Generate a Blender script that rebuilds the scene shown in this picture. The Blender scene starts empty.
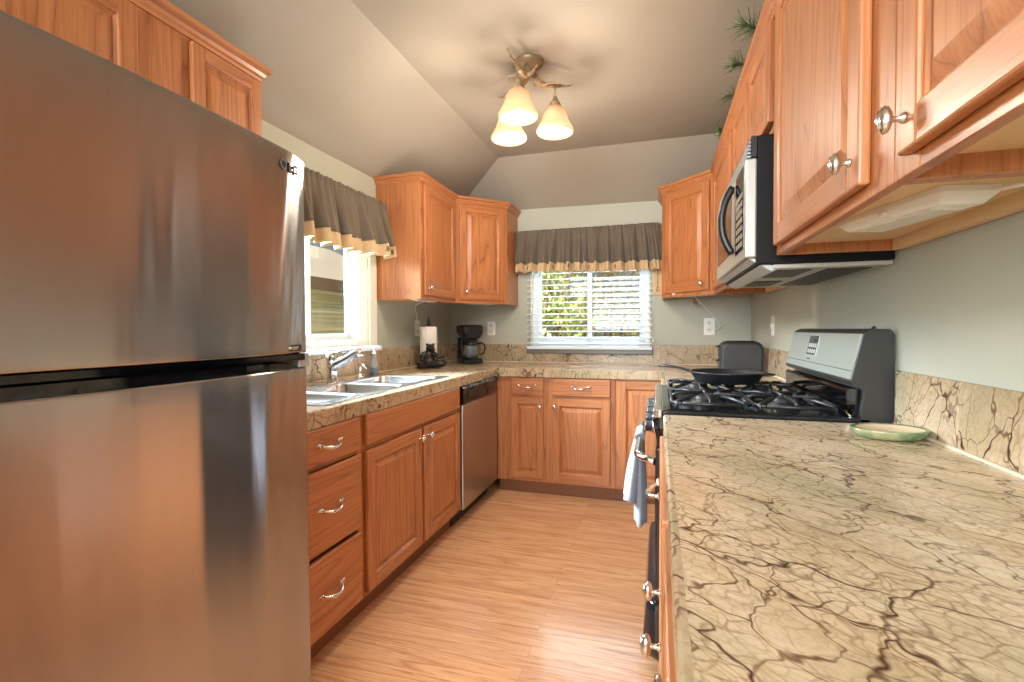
import bpy, bmesh, math, random
from mathutils import Vector, Matrix, Euler
random.seed(7)
S = bpy.context.scene
C = S.collection
R = math.radians
PI = math.pi

# ------------------------------------------------------------------ camera
def make_camera():
    yaw, pitch, roll = R(16.867), R(-1.412), R(-0.228)
    c, s = math.cos, math.sin
    f = Vector((-s(yaw)*c(pitch), c(yaw)*c(pitch), s(pitch)))
    r = Vector((c(yaw), s(yaw), 0)); u = r.cross(f)
    r2 = r*c(roll) + u*s(roll); u2 = -r*s(roll) + u*c(roll)
    m = Matrix(((r2.x, u2.x, -f.x, 0), (r2.y, u2.y, -f.y, 0), (r2.z, u2.z, -f.z, 1.19), (0, 0, 0, 1)))
    cd = bpy.data.cameras.new('camera'); co = bpy.data.objects.new('camera', cd)
    cd.sensor_width = 36; cd.lens = 482.26/1024*36; cd.clip_start = 0.02
    co.matrix_world = m; C.objects.link(co); S.camera = co
make_camera()

# ------------------------------------------------------------------ world, sun, exposure
w = bpy.data.worlds.new('world'); S.world = w; w.use_nodes = True
nt = w.node_tree; bg = nt.nodes['Background']
sky = nt.nodes.new('ShaderNodeTexSky'); sky.sky_type = 'HOSEK_WILKIE'
sky.sun_direction = (0.35, -0.45, 0.82); sky.turbidity = 3.0; sky.ground_albedo = 0.4
hs = nt.nodes.new('ShaderNodeHueSaturation'); hs.inputs['Saturation'].default_value = 0.35
nt.links.new(sky.outputs[0], hs.inputs['Color']); nt.links.new(hs.outputs[0], bg.inputs[0])
bg.inputs[1].default_value = .55
sl = bpy.data.lights.new('sun', 'SUN'); sl.energy = 1.9; sl.angle = R(0.6); sl.color = (1, .93, .80)
so = bpy.data.objects.new('sun', sl); C.objects.link(so)
so.rotation_euler = Vector((-0.35, 0.45, -0.82)).to_track_quat('-Z', 'Y').to_euler()
# unseen fill lamp added behind the camera to brighten the room
al = bpy.data.lights.new('rear_fill', 'AREA'); al.shape = 'RECTANGLE'; al.size = 1.8; al.size_y = 1.6
al.energy = 98; al.color = (.86, .95, 1.0)
ao = bpy.data.objects.new('rear_fill', al); C.objects.link(ao)
ao.location = (-.85, -2.0, 1.95); ao.rotation_euler = (Vector((.5, 2.2, .9))-Vector((-.85, -2.0, 1.95))).to_track_quat('-Z', 'Y').to_euler()
def window_light(name, loc, target, sx, sy, energy, col):
    d = bpy.data.lights.new(name, 'AREA'); d.shape = 'RECTANGLE'; d.size = sx; d.size_y = sy; d.energy = energy; d.color = col
    o = bpy.data.objects.new(name, d); C.objects.link(o); o.location = loc
    o.rotation_euler = (Vector(target)-Vector(loc)).to_track_quat('-Z', 'Y').to_euler()
window_light('sink_window_daylight', (-4.6, 2.3, 2.95), (.2, 2.2, 1.0), 3.0, 1.6, 2000, (.72, .87, 1.0))
window_light('far_window_daylight', (-.55, 5.6, 3.1), (-.55, 3.6, 1.3), 2.6, 1.8, 150, (.78, .90, 1.0))
S.view_settings.view_transform = 'Standard'; S.view_settings.look = 'None'
S.view_settings.gamma = 1; S.view_settings.use_curve_mapping = False
S.view_settings.exposure = 1.3

# ------------------------------------------------------------------ helpers
def frame(o, u, n):
    u = Vector(u).normalized(); n = Vector(n).normalized(); z = Vector((0, 0, 1)); o = Vector(o)
    return Matrix(((u.x, n.x, z.x, o.x), (u.y, n.y, z.y, o.y), (u.z, n.z, z.z, o.z), (0, 0, 0, 1)))
ID = Matrix.Identity(4)

def origin_of(o):
    v = Vector((0, 0, 0))
    while o is not None:
        v += o.location; o = o.parent
    return v

class MB:
    """collects shapes into one mesh; 'gr' keeps each board's own grain coordinates"""
    def __init__(self, M=ID):
        self.bm = bmesh.new(); self.M = M; self.gr = self.bm.verts.layers.float_vector.new('gr'); self.mi = 0
    def _add(self, src, grain=2, off=None, smooth=False):
        if off is None: off = Vector((random.uniform(0, 20), random.uniform(0, 20), random.uniform(0, 20)))
        mp = {}
        a, b = [(1, 2), (0, 2), (0, 1)][grain]
        for v in src.verts:
            nv = self.bm.verts.new(self.M @ v.co); p = v.co
            nv[self.gr] = Vector((p[a], p[b], p[grain])) + off
            mp[v] = nv
        for f in src.faces:
            try: nf = self.bm.faces.new([mp[v] for v in f.verts])
            except ValueError: continue
            nf.material_index = self.mi; nf.smooth = smooth or f.smooth
        src.free(); return self
    def box(self, x0, x1, y0, y1, z0, z1, bev=0.0, seg=2, grain=2, off=None, smooth=False):
        b = bmesh.new()
        bmesh.ops.create_cube(b, size=1, matrix=Matrix.Translation(((x0+x1)/2, (y0+y1)/2, (z0+z1)/2)) @ Matrix.Diagonal((abs(x1-x0), abs(y1-y0), abs(z1-z0), 1)))
        if bev > 0: bmesh.ops.bevel(b, geom=b.edges[:], offset=bev, segments=seg, affect='EDGES', profile=.5, clamp_overlap=True)
        return self._add(b, grain, off, smooth)
    def rings(self, rs, closed=True, cap0=True, cap1=True, smooth=True, grain=2, off=None):
        b = bmesh.new(); L = []
        for r in rs: L.append([b.verts.new(Vector(p)) for p in r])
        n = len(L[0])
        for i in range(len(L)-1):
            for j in range(n if closed else n-1):
                k = (j+1) % n
                f = b.faces.new((L[i][j], L[i][k], L[i+1][k], L[i+1][j])); f.smooth = smooth
        if cap0 and closed: b.faces.new(L[0][::-1])
        if cap1 and closed: b.faces.new(L[-1])
        return self._add(b, grain, off)
    def tube(self, pts, r, n=10, cap=True, smooth=True, flat=1.0, grain=2):
        pts = [Vector(p) for p in pts]
        if not hasattr(r, '__len__'): r = [r]*len(pts)
        rs = []; up = None
        for i, p in enumerate(pts):
            t = (pts[min(i+1, len(pts)-1)] - pts[max(i-1, 0)])
            if t.length < 1e-9: t = Vector((0, 0, 1))
            t.normalize()
            if up is None:
                up = Vector((0, 0, 1)) if abs(t.z) < .9 else Vector((1, 0, 0))
            up = (up - t*up.dot(t)).normalized(); s = t.cross(up)
            rs.append([p + s*math.cos(2*PI*k/n)*r[i] + up*math.sin(2*PI*k/n)*r[i]*flat for k in range(n)])
        return self.rings(rs, True, cap, cap, smooth, grain)
    def lathe(self, prof, o=(0, 0, 0), axis='z', n=24, cap=True, smooth=True, sx=1.0, sy=1.0):
        o = Vector(o); rs = []
        for rad, h in prof:
            ring = []
            for k in range(n):
                a = 2*PI*k/n; c, s = rad*math.cos(a)*sx, rad*math.sin(a)*sy
                p = {'z': (c, s, h), 'y': (c, h, s), 'x': (h, c, s)}[axis]
                ring.append(o + Vector(p))
            rs.append(ring)
        return self.rings(rs, True, cap, cap, smooth)
    def prism(self, poly, axis, a, b, grain=2, off=None, smooth=False):
        """poly in the two axes other than 'axis', extruded a..b"""
        def P(p, h): return {'x': (h, p[0], p[1]), 'y': (p[0], h, p[1]), 'z': (p[0], p[1], h)}[axis]
        return self.rings([[P(p, a) for p in poly], [P(p, b) for p in poly]], True, True, True, smooth, grain, off)
    def grid(self, fn, nu, nv, smooth=True, grain=2):
        b = bmesh.new(); L = [[b.verts.new(Vector(fn(i/nu, j/nv))) for j in range(nv+1)] for i in range(nu+1)]
        for i in range(nu):
            for j in range(nv):
                f = b.faces.new((L[i][j], L[i+1][j], L[i+1][j+1], L[i][j+1])); f.smooth = smooth
        return self._add(b, grain, Vector((0, 0, 0)))
    def sphere(self, c, rx, ry=None, rz=None, u=16, v=10, rot=None):
        b = bmesh.new(); ry = ry or rx; rz = rz or rx
        m = Matrix.Translation(c) @ (rot.to_matrix().to_4x4() if rot else ID) @ Matrix.Diagonal((rx, ry, rz, 1))
        bmesh.ops.create_uvsphere(b, u_segments=u, v_segments=v, radius=1, matrix=m)
        for f in b.faces: f.smooth = True
        return self._add(b)
    def build(self, name, mat, parent=None, solid=0, sub=0, recalc=True):
        if recalc: bmesh.ops.recalc_face_normals(self.bm, faces=self.bm.faces[:])
        o0 = origin_of(parent)
        me = bpy.data.meshes.new(name)
        for v in self.bm.verts: v.co -= o0
        self.bm.to_mesh(me); self.bm.free()
        for m in (mat if isinstance(mat, (list, tuple)) else [mat]): me.materials.append(m)
        o = bpy.data.objects.new(name, me); C.objects.link(o); o.parent = parent
        if solid:
            md = o.modifiers.new('solid', 'SOLIDIFY'); md.thickness = solid; md.offset = 0
        if sub:
            md = o.modifiers.new('sub', 'SUBSURF'); md.levels = sub; md.render_levels = sub
        return o

GROUPS = {'wall_cabinet': 'oak wall cabinets', 'corner_wall_cabinet': 'oak wall cabinets', 'base_cabinet': 'oak base cabinets', 'corner_base_cabinet': 'oak base cabinets',
          'wall_outlet': 'white wall outlets', 'under_cabinet_light': 'under-cabinet light bars', 'window_valance': 'matching valances', 'countertop': 'veined stone countertops', 'shrub': 'shrubs outside the far window', 'tree': 'trees outside the far window'}
def tag(o, label, cat, group=None):
    group = group or GROUPS.get(o.name.split('.')[0])
    o['label'] = label; o['category'] = cat
    if group: o['group'] = group
    return o
def thing(name, label, cat, loc=(0, 0, 0), group=None):
    o = bpy.data.objects.new(name, None); C.objects.link(o); o.location = loc; o.empty_display_size = .05
    return tag(o, label, cat, group)
def struct(o):
    o['kind'] = 'structure'; return o

# ------------------------------------------------------------------ materials
def L(h):
    h = h.lstrip('#'); v = [int(h[i:i+2], 16)/255 for i in (0, 2, 4)]
    return tuple(c/12.92 if c <= .04045 else ((c+.055)/1.055)**2.4 for c in v) + (1,)
class Mat:
    def __init__(self, name):
        self.m = bpy.data.materials.new(name); self.m.use_nodes = True
        self.t = self.m.node_tree; self.b = self.t.nodes['Principled BSDF']; self.out = self.t.nodes['Material Output']
    def n(self, typ, **kw):
        nd = self.t.nodes.new(typ)
        for k, v in kw.items():
            if k.startswith('_'): setattr(nd, k[1:], v)
            else: nd.inputs[k.replace('__', ' ')].default_value = v
        return nd
    def l(self, a, b): self.t.links.new(a, b)
    def attr(self, name='gr'): return self.n('ShaderNodeAttribute', _attribute_name=name).outputs['Vector']
    def obj(self): return self.n('ShaderNodeNewGeometry').outputs['Position']
    def mapv(self, v, scale=(1, 1, 1), rot=(0, 0, 0), loc=(0, 0, 0)):
        m = self.n('ShaderNodeMapping'); m.inputs['Scale'].default_value = scale; m.inputs['Rotation'].default_value = rot; m.inputs['Location'].default_value = loc
        self.l(v, m.inputs['Vector']); return m.outputs[0]
    def noise(self, v, scale, detail=3, rough=.5, dist=0, out=0):
        t = self.n('ShaderNodeTexNoise', Scale=scale, Detail=detail, Roughness=rough, Distortion=dist); self.l(v, t.inputs['Vector']); return t.outputs[out]
    def ramp(self, f, stops, interp='LINEAR'):
        r = self.n('ShaderNodeValToRGB'); r.color_ramp.interpolation = interp; e = r.color_ramp.elements
        while len(e) < len(stops): e.new(.5)
        for k, (p, c) in enumerate(stops):
            e[k].position = p; e[k].color = c if hasattr(c, '__len__') else (c, c, c, 1)
        self.l(f, r.inputs[0]); return r.outputs[0]
    def mix(self, f, a, b, mode='MIX'):
        m = self.n('ShaderNodeMix', _data_type='RGBA', _blend_type=mode)
        for sock, v in ((m.inputs[0], f), (m.inputs[6], a), (m.inputs[7], b)):
            if hasattr(v, 'links') or hasattr(v, 'is_linked'): self.l(v, sock)
            else: sock.default_value = v
        return m.outputs[2]
    def math(self, op, a, b=0.0):
        m = self.n('ShaderNodeMath', _operation=op)
        for k, v in ((0, a), (1, b)):
            if hasattr(v, 'is_linked'): self.l(v, m.inputs[k])
            else: m.inputs[k].default_value = v
        return m.outputs[0]
    def bump(self, h, strength=.2, dist=.01):
        b = self.n('ShaderNodeBump', Strength=strength, Distance=dist); self.l(h, b.inputs['Height']); self.l(b.outputs[0], self.b.inputs['Normal'])
    def set(self, **kw):
        for k, v in kw.items(): self.b.inputs[k.replace('__', ' ')].default_value = v
        return self

def simple(name, col, rough=.5, metal=0, **kw):
    k = Mat(name); k.set(Base__Color=L(col), Roughness=rough, Metallic=metal, **kw); return k.m

def oak(name, light, mid, dark, rough=.4, coat=.12):
    k = Mat(name); v = k.attr()
    fld = k.noise(k.mapv(v, (6.5, 6.5, .42)), 1.0, 2, .45, .25)
    ring = k.math('FRACT', k.math('MULTIPLY', fld, 15.0))
    tone = k.noise(k.mapv(v, (7, 7, .8)), 1.0, 3)
    col = k.ramp(ring, [(0, L(mid)), (.55, L(light)), (.86, L(mid)), (.95, L(dark)), (1, L(mid))])
    col = k.mix(k.ramp(tone, [(.3, 0.0), (.75, .6)]), col, L(mid))
    por = k.noise(k.mapv(v, (260, 260, 7)), 1.0, 2)
    col = k.mix(k.ramp(por, [(.50, 0.0), (.70, .45)]), col, L(dark))
    k.l(col, k.b.inputs['Base Color']); k.set(Roughness=rough)
    k.b.inputs['Coat Weight'].default_value = coat; k.b.inputs['Coat Roughness'].default_value = .18
    k.bump(por, .12, .002); return k.m

def granite(name, fine_op=1.0, shade=1.0, scale=1.0, rot=.78):
    k = Mat(name); v = k.attr()
    v = k.mapv(v, (scale, scale, scale))
    # gently warped, stretched space so the veins run diagonally
    vs = k.mapv(k.mapv(v, (1, 1, 1), (0, 0, rot)), (1.0, 1.75, 1.2))
    w1 = k.n('ShaderNodeTexNoise', Scale=3.0, Detail=4.0, Roughness=.6); k.l(vs, w1.inputs['Vector'])
    def warp(base, amt, src):
        a = k.n('ShaderNodeVectorMath', _operation='MULTIPLY_ADD'); k.l(src.outputs['Color'], a.inputs[0])
        a.inputs[1].default_value = (amt, amt, amt); k.l(base, a.inputs[2]); return a.outputs[0]
    vw = warp(vs, .35, w1)
    cloud = k.noise(vs, 3.2, 5, .6, .6)
    cloud2 = k.noise(vs, 11, 5, .65, .4)
    base = k.ramp(cloud, [(.25, L('#b09878')), (.42, L('#cfb694')), (.55, L('#dac3a5')), (.7, L('#c9ba9c')), (.85, L('#e2d2b8'))])
    base = k.mix(k.ramp(cloud2, [(.40, 0.0), (.72, .40)]), base, L('#a98a60'))
    rust = k.noise(vs, 2.1, 4, .6, .3)
    base = k.mix(k.ramp(rust, [(.62, 0.0), (.74, .45)]), base, L('#c08a58'))
    green = k.noise(k.mapv(vs, (1, 1, 1), loc=(5, 3, 1)), 2.6, 3)
    base = k.mix(k.ramp(green, [(.50, 0.0), (.70, .6)]), base, L('#a09a76'))
    def veins(sc, wd, mask_sc, m0, m1, amt, col, seed, op=1.0):
        vo = k.n('ShaderNodeTexVoronoi', _feature='DISTANCE_TO_EDGE', Scale=sc)
        k.l(k.mapv(warp(vs, amt, w1), loc=(seed, seed*.7, seed*.3)), vo.inputs['Vector'])
        wob = k.noise(vs, sc*4, 3)
        dd = k.math('ADD', vo.outputs['Distance'], k.math('MULTIPLY', k.math('SUBTRACT', wob, .5), wd*1.6))
        ln = k.ramp(dd, [(0, 1.0), (wd*.35, .8), (wd, 0.0)])
        mk = k.ramp(k.noise(k.mapv(vs, loc=(seed*2, 1, seed)), mask_sc, 3, .6), [(m0, 0.0), (m1, op*(fine_op if sc > 12 else 1))])
        nonlocal base
        base = k.mix(k.math('MULTIPLY', ln, mk), base, L(col))
    veins(42, .085, 4.0, .34, .60, .10, '#94774f', 8.7, .55)
    veins(21, .050, 3.4, .36, .56, .16, '#7a5d40', 3.1, .68)
    veins(10, .026, 2.6, .36, .54, .24, '#5f4029', 1.7, .95)
    veins(4.6, .017, 1.8, .36, .50, .30, '#4a2c1c', 5.3)
    dk = k.ramp(k.noise(k.mapv(vs, (1, 1.6, 1), loc=(2, 7, 3)), 7, 6, .72), [(.70, 0.0), (.76, .75)])
    base = k.mix(dk, base, L('#5e3c28'))
    fine = k.noise(v, 160, 2)
    base = k.mix(k.ramp(fine, [(.4, 0.0), (.75, .22)]), base, L('#8a7350'))
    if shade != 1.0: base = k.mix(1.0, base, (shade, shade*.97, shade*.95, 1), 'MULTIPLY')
    k.l(base, k.b.inputs['Base Color']); k.set(Roughness=.22)
    k.l(k.ramp(cloud2, [(.3, .16), (.8, .30)]), k.b.inputs['Roughness'])
    return k.m

def paint(name, col, bumpy=.08):
    k = Mat(name); k.set(Base__Color=L(col), Roughness=.6); p = k.obj()
    n1 = k.noise(p, 3.0, 3); k.l(k.mix(k.ramp(n1, [(.3, 0.0), (.8, .10)]), L(col), (1, 1, 1, 1), 'SOFT_LIGHT'), k.b.inputs['Base Color'])
    k.bump(k.noise(p, 85, 3), bumpy, .004); return k.m

def steel(name, col='#c9c3bb', rough=.3, aniso=.75, brush=(3, 3, 900), rotation=0.0):
    k = Mat(name); p = k.obj(); br = k.noise(k.mapv(p, brush), 1.0, 2)
    k.l(k.ramp(br, [(.3, rough*.95), (.7, rough*1.05)]), k.b.inputs['Roughness'])
    k.l(k.mix(k.ramp(br, [(.3, 0.0), (.7, .05)]), L(col), (.35, .33, .31, 1)), k.b.inputs['Base Color'])
    k.set(Metallic=.94, Anisotropic=aniso)
    k.b.inputs['Anisotropic Rotation'].default_value = rotation
    tg = k.n('ShaderNodeCombineXYZ'); tg.inputs[2].default_value = 1.0; k.l(tg.outputs[0], k.b.inputs['Tangent'])
    return k.m

M = {}
M['oak'] = oak('oak_honey', '#bf7c4b', '#ad6b3e', '#8a4f29')
M['wall'] = paint('paint_sage', '#aeae9d')
M['ceil'] = paint('paint_ceiling', '#9f9687')
M['granite'] = granite('rainforest_marble')
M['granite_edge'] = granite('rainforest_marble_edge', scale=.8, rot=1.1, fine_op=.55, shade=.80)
M['grout'] = simple('grout', '#cdbfa4', .8)
M['steel'] = steel('brushed_steel', brush=(.6, 40, 700), rough=.19, aniso=.95, col='#aaa5a2')
M['steel_plain'] = simple('satin_steel', '#d4d6d8', .24, 1)
M['chrome'] = simple('chrome', '#d8d6d2', .12, 1)
M['satin'] = simple('satin_chrome', '#dcdde0', .25, 1)
M['nickel'] = simple('satin_nickel', '#d8d6d2', .2, 1)
M['black'] = simple('black_plastic', '#141414', .35)
M['blackgloss'] = simple('black_gloss', '#0a0a0b', .06)
M['iron'] = simple('cast_iron', '#1b1b1d', .42)
M['enamel'] = simple('black_enamel', '#16181b', .1)
M['charcoal'] = simple('charcoal_metal', '#2c2a27', .5)
M['white'] = simple('white_plastic', '#e9e6de', .4)
M['vinyl'] = simple('white_vinyl', '#e4e8ea', .4)
M['trim'] = simple('cream_trim', '#e3dccb', .45)
M['toe'] = simple('toe_kick', '#7d4d2e', .5)
M['inside'] = simple('cabinet_underside', '#d8b587', .55)
M['silverpl'] = simple('silver_plastic', '#b9bcbd', .35, .35)

def floor_mat():
    k = Mat('laminate_oak'); p = k.obj()
    br = k.n('ShaderNodeTexBrick', Scale=1.0); br.offset = .37; br.squash = 1
    br.inputs['Brick Width'].default_value = 1.22; br.inputs['Row Height'].default_value = .064
    br.inputs['Mortar Size'].default_value = .0009; br.inputs['Mortar Smooth'].default_value = .3
    br.inputs['Color1'].default_value = (0, 0, 0, 1); br.inputs['Color2'].default_value = (1, 1, 1, 1); br.inputs['Mortar'].default_value = (.5, .5, .5, 1)
    k.l(p, br.inputs['Vector'])
    ofs = k.n('ShaderNodeVectorMath', _operation='MULTIPLY_ADD'); k.l(br.outputs['Color'], ofs.inputs[0]); ofs.inputs[1].default_value = (9, 5, 3); k.l(p, ofs.inputs[2])
    v = ofs.outputs[0]
    fld = k.noise(k.mapv(v, (.55, 9, 1)), 1.0, 2, .5, .3)
    ring = k.math('FRACT', k.math('MULTIPLY', fld, 9.0))
    col = k.ramp(ring, [(0, L('#e2ac7e')), (.6, L('#f0bf90')), (.9, L('#cc9060')), (1, L('#e2ac7e'))])
    tone = k.noise(k.mapv(v, (.8, 6, 1)), 1.0, 3); col = k.mix(k.ramp(tone, [(.35, 0.0), (.7, .5)]), col, L('#d09a70'))
    col = k.mix(k.math('MULTIPLY', br.outputs['Color'], .3), col, L('#e6b98f'))
    kn = k.noise(k.mapv(v, (4, 42, 1)), 1.0, 3, .6, .6); col = k.mix(k.ramp(kn, [(.60, 0.0), (.74, .6)]), col, L('#a8683e'))
    por = k.noise(k.mapv(v, (9, 190, 1)), 1.0, 2); col = k.mix(k.ramp(por, [(.55, 0.0), (.72, .5)]), col, L('#9a6538'))
    col = k.mix(k.math('MULTIPLY', br.outputs['Fac'], .45), col, L('#7d5230'))
    k.l(col, k.b.inputs['Base Color']); k.set(Roughness=.27); k.b.inputs['Coat Weight'].default_value = .15
    return k.m
M['floor'] = floor_mat()

# ------------------------------------------------------------------ room shell
XL, XR, YB, YF = -1.77, 0.66, 3.94, -3.0
ZL, ZB, ZC = 2.17, 2.175, 2.50
CXL, CYB = -1.175, 3.53
b = MB(); b.box(XL-.15, XR+.15, YF, YB+.15, -.06, 0); struct(b.build('floor', M['floor']))
def wall_with_hole(name, axis, p, thick, a0, a1, z0, z1, hole):
    b = MB()
    h0, h1, hz0, hz1 = hole
    def bx(u0, u1, w0, w1):
        if axis == 'x': b.box(min(p, p+thick), max(p, p+thick), u0, u1, w0, w1)
        else: b.box(u0, u1, min(p, p+thick), max(p, p+thick), w0, w1)
    bx(a0, h0, z0, z1); bx(h1, a1, z0, z1); bx(h0, h1, z0, hz0); bx(h0, h1, hz1, z1)
    return struct(b.build(name, M['wall']))
W1 = (1.74, 2.68, 1.085, 1.94)     # left window: y0 y1 z0 z1
W2 = (-1.03, -.06, 1.04, 1.94)     # back window: x0 x1 z0 z1
wall_with_hole('wall_left', 'x', XL, -.15, YF, YB+.15, 0, ZL+.02, W1)
wall_with_hole('wall_back', 'y', YB, .15, XL, XR, 0, ZB+.02, W2)
b = MB(); b.box(XR, XR+.15, YF, YB+.15, 0, ZC+.06); struct(b.build('wall_right', M['wall']))
def make_ceiling():
    b = bmesh.new(); V = lambda *p: b.verts.new(p)
    e = .15
    a = V(XL-e, YF, ZL-.083); d = V(XL-e, YB+e, ZL-.083); c0 = V(CXL, YF, ZC); c1 = V(CXL, CYB, ZC)
    r0 = V(XR+e, YF, ZC); r1 = V(XR+e, CYB, ZC); rb = V(XR+e, YB+e, ZB-.12)
    b.faces.new((a, c0, c1, d)); b.faces.new((c0, r0, r1, c1)); b.faces.new((d, c1, r1, rb))
    me = bpy.data.meshes.new('ceiling'); b.to_mesh(me); b.free(); me.materials.append(M['ceil'])
    o = bpy.data.objects.new('ceiling', me); C.objects.link(o)
    md = o.modifiers.new('solid', 'SOLIDIFY'); md.thickness = .05; md.offset = 1
    return struct(o)
make_ceiling()
b = MB(); b.box(XL-.15, XL-.0, YF-.15, YF, 0, ZC); b.box(XL, -1.65, YF-.15, YF, 0, ZC); b.box(.55, XR+.15, YF-.15, YF, 0, ZC); b.box(-1.65, .55, YF-.15, YF, 2.4, ZC)
b.box(-1.65, .55, YF-.15, YF, 0, .7); struct(b.build('wall_front', M['wall']))

# ------------------------------------------------------------------ windows
M['glass'] = None
def glass_mat():
    k = Mat('window_glass'); t = k.n('ShaderNodeBsdfTransparent'); g = k.n('ShaderNodeBsdfGlossy', Roughness=.02)
    t.inputs[0].default_value = (.93, .95, .95, 1); lw = k.n('ShaderNodeLayerWeight', Blend=.5); fr = k.math('MULTIPLY_ADD', k.math('POWER', lw.outputs['Facing'], 5.0), .7); fr.node.inputs[2].default_value = .02; mx = k.n('ShaderNodeMixShader')
    k.l(fr, mx.inputs[0]); k.l(t.outputs[0], mx.inputs[1]); k.l(g.outputs[0], mx.inputs[2]); k.l(mx.outputs[0], k.out.inputs['Surface']); return k.m
M['glass'] = glass_mat()
def window(name, axis, p, out, hole, casing):
    """p: inside wall face; out: direction of outdoors (+1/-1)"""
    h0, h1, z0, z1 = hole; mid = (h0+h1)/2
    root = bpy.data.objects.new(name, None); C.objects.link(root); struct(root)
    root.location = ((p, mid, z0) if axis == 'x' else (mid, p, z0))
    def bx(b, u0, u1, d0, d1, w0, w1, bev=.003):
        q0, q1 = sorted((p+out*d0, p+out*d1))
        if axis == 'x': b.box(q0, q1, u0, u1, w0, w1, bev)
        else: b.box(u0, u1, q0, q1, w0, w1, bev)
    b = MB(); f = .045
    for (u0, u1, w0, w1) in ((h0, h0+f, z0, z1), (h1-f, h1, z0, z1), (h0+f, h1-f, z0, z0+f), (h0+f, h1-f, z1-f, z1)): bx(b, u0, u1, .05, .13, w0, w1)
    b.build('frame', M['vinyl'], root)
    for side, (s0, s1, d) in enumerate(((h0+f, mid+.02, .065), (mid-.02, h1-f, .095))):
        b = MB(); g = .035
        for (u0, u1, w0, w1) in ((s0, s0+g, z0+f, z1-f), (s1-g, s1, z0+f, z1-f), (s0+g, s1-g, z0+f, z0+f+g), (s0+g, s1-g, z1-f-g, z1-f)): bx(b, u0, u1, d, d+.025, w0, w1)
        sash = b.build('sash', M['vinyl'], root)
        b = MB(); bx(b, s0+g-.004, s1-g+.004, d+.010, d+.014, z0+f+g-.004, z1-f-g+.004, 0); b.build('pane', M['glass'], sash)
    b = MB()      # reveal liner
    t = .012
    for (u0, u1, w0, w1) in ((h0, h0+t, z0, z1), (h1-t, h1, z0, z1), (h0, h1, z1-t, z1)): bx(b, u0, u1, -.002, .05, w0, w1, 0)
    b.build('liner', M['trim'], root)
    if casing:
        b = MB(); c = casing
        bx(b, h0-c, h0, -.018, 0, z0-.02, z1+c, .004); bx(b, h1, h1+c, -.018, 0, z0-.02, z1+c, .004); bx(b, h0, h1, -.018, 0, z1, z1+c, .004)
        b.build('casing', M['trim'], root)
        b = MB(); bx(b, h0-c-.015, h1+c+.015, -.045, .05, z0-.028, z0+.002, .006); b.build('sill', M['vinyl'], root)
    else:
        b = MB(); bx(b, h0-.03, h1+.02, -.03, .05, z0-.052, z0+.002, .004); b.build('sill', M['slate'], root)
    return root
M['slate'] = simple('stone_sill', '#77736c', .3)
window('window_1', 'x', XL, -1, W1, .075)
window('window_2', 'y', YB, +1, W2, 0)

# ------------------------------------------------------------------ cabinet hardware and fronts
def knob(parent, F, u, z, d=.02):
    b = MB(F @ Matrix.Translation((u, d, z)))
    b.lathe([(.0075, 0), (.0075, .003), (.0045, .006), (.004, .014), (.006, .017)], axis='y', n=12)
    b.lathe([(.003, .015), (.010, .0165), (.0145, .020), (.0155, .024), (.013, .028), (.008, .031), (.002, .032)], axis='y', n=18, sx=.8, sy=1.25)
    for k in (-1, 0, 1): b.tube([(k*.0045, .030-abs(k)*.002, -.013), (k*.005, .0335-abs(k)*.002, 0), (k*.0045, .030-abs(k)*.002, .013)], .0014, 6)
    return b.build('knob', M['nickel'], parent)
def bail(parent, F, u, z, d=.02, w=.052):
    b = MB(F @ Matrix.Translation((u, d, z)))
    pts = []; rad = []
    for i in range(17):
        t = i/16*2-1
        pts.append((t*w*1.0, .006+.024*(1-abs(t)**2.4), .004-.012*(1-t*t))); rad.append(.0042+.0032*(1-t*t))
    b.tube(pts, rad, 8)
    for s in (-1, 1):
        b.sphere((s*w*.98, .004, .004), .010, .005, .008, 12, 8)
        b.tube([(s*w*.95, .006, .005), (s*w*1.25, .005, .010), (s*w*1.45, .004, .006)], [.005, .004, .0015], 8)
    return b.build('handle', M['nickel'], parent)
def door(parent, F, u0, u1, z0, z1, kn=None, st=.055, name='door', panel=True, th=.02):
    b = MB(F)
    bv = .0045
    b.box(u0, u0+st, 0.001, th, z0, z1, bv, grain=2); b.box(u1-st, u1, 0.001, th, z0, z1, bv, grain=2)
    b.box(u0+st-.002, u1-st+.002, 0.001, th, z0, z0+st, bv, grain=0); b.box(u0+st-.002, u1-st+.002, 0.001, th, z1-st, z1, bv, grain=0)
    # moulded inner lip
    i0, i1, j0, j1 = u0+st-.001, u1-st+.001, z0+st-.001, z1-st+.001
    d = b.build(name, M['oak'], parent)
    b = MB(F)
    def rect(a, dep): return [(i0+a, dep, j0+a), (i1-a, dep, j0+a), (i1-a, dep, j1-a), (i0+a, dep, j1-a)]
    m = min(.034, (i1-i0)*.2)
    b.rings([rect(-.004, .003), rect(-.004, th-.004), rect(.004, th-.008), rect(.007, th-.012), rect(.010, th-.012), rect(m, th-.003), rect(m+.003, th-.002)], True, True, True, False)
    b.build('panel', M['oak'], d)
    if kn: knob(d, F, kn[0], kn[1], th)
    return d
def drawer(parent, F, u0, u1, z0, z1, pull=True, name='drawer', th=.02):
    b = MB(F); b.box(u0, u1, .001, th, z0, z1, .006, 3, grain=0); d = b.build(name, M['oak'], parent)
    if pull: bail(d, F, (u0+u1)/2, (z0+z1)/2, th)
    return d
def miter_path(path):
    """outward offsets (to the right of travel) for each vertex of an open 2D path"""
    P = [Vector(p) for p in path]; out = []
    for i in range(len(P)):
        ns = []
        if i > 0: t = (P[i]-P[i-1]).normalized(); ns.append(Vector((t.y, -t.x)))
        if i < len(P)-1: t = (P[i+1]-P[i]).normalized(); ns.append(Vector((t.y, -t.x)))
        m = sum(ns, Vector((0, 0))).normalized(); out.append(m/m.dot(ns[0]))
    return P, out
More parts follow.
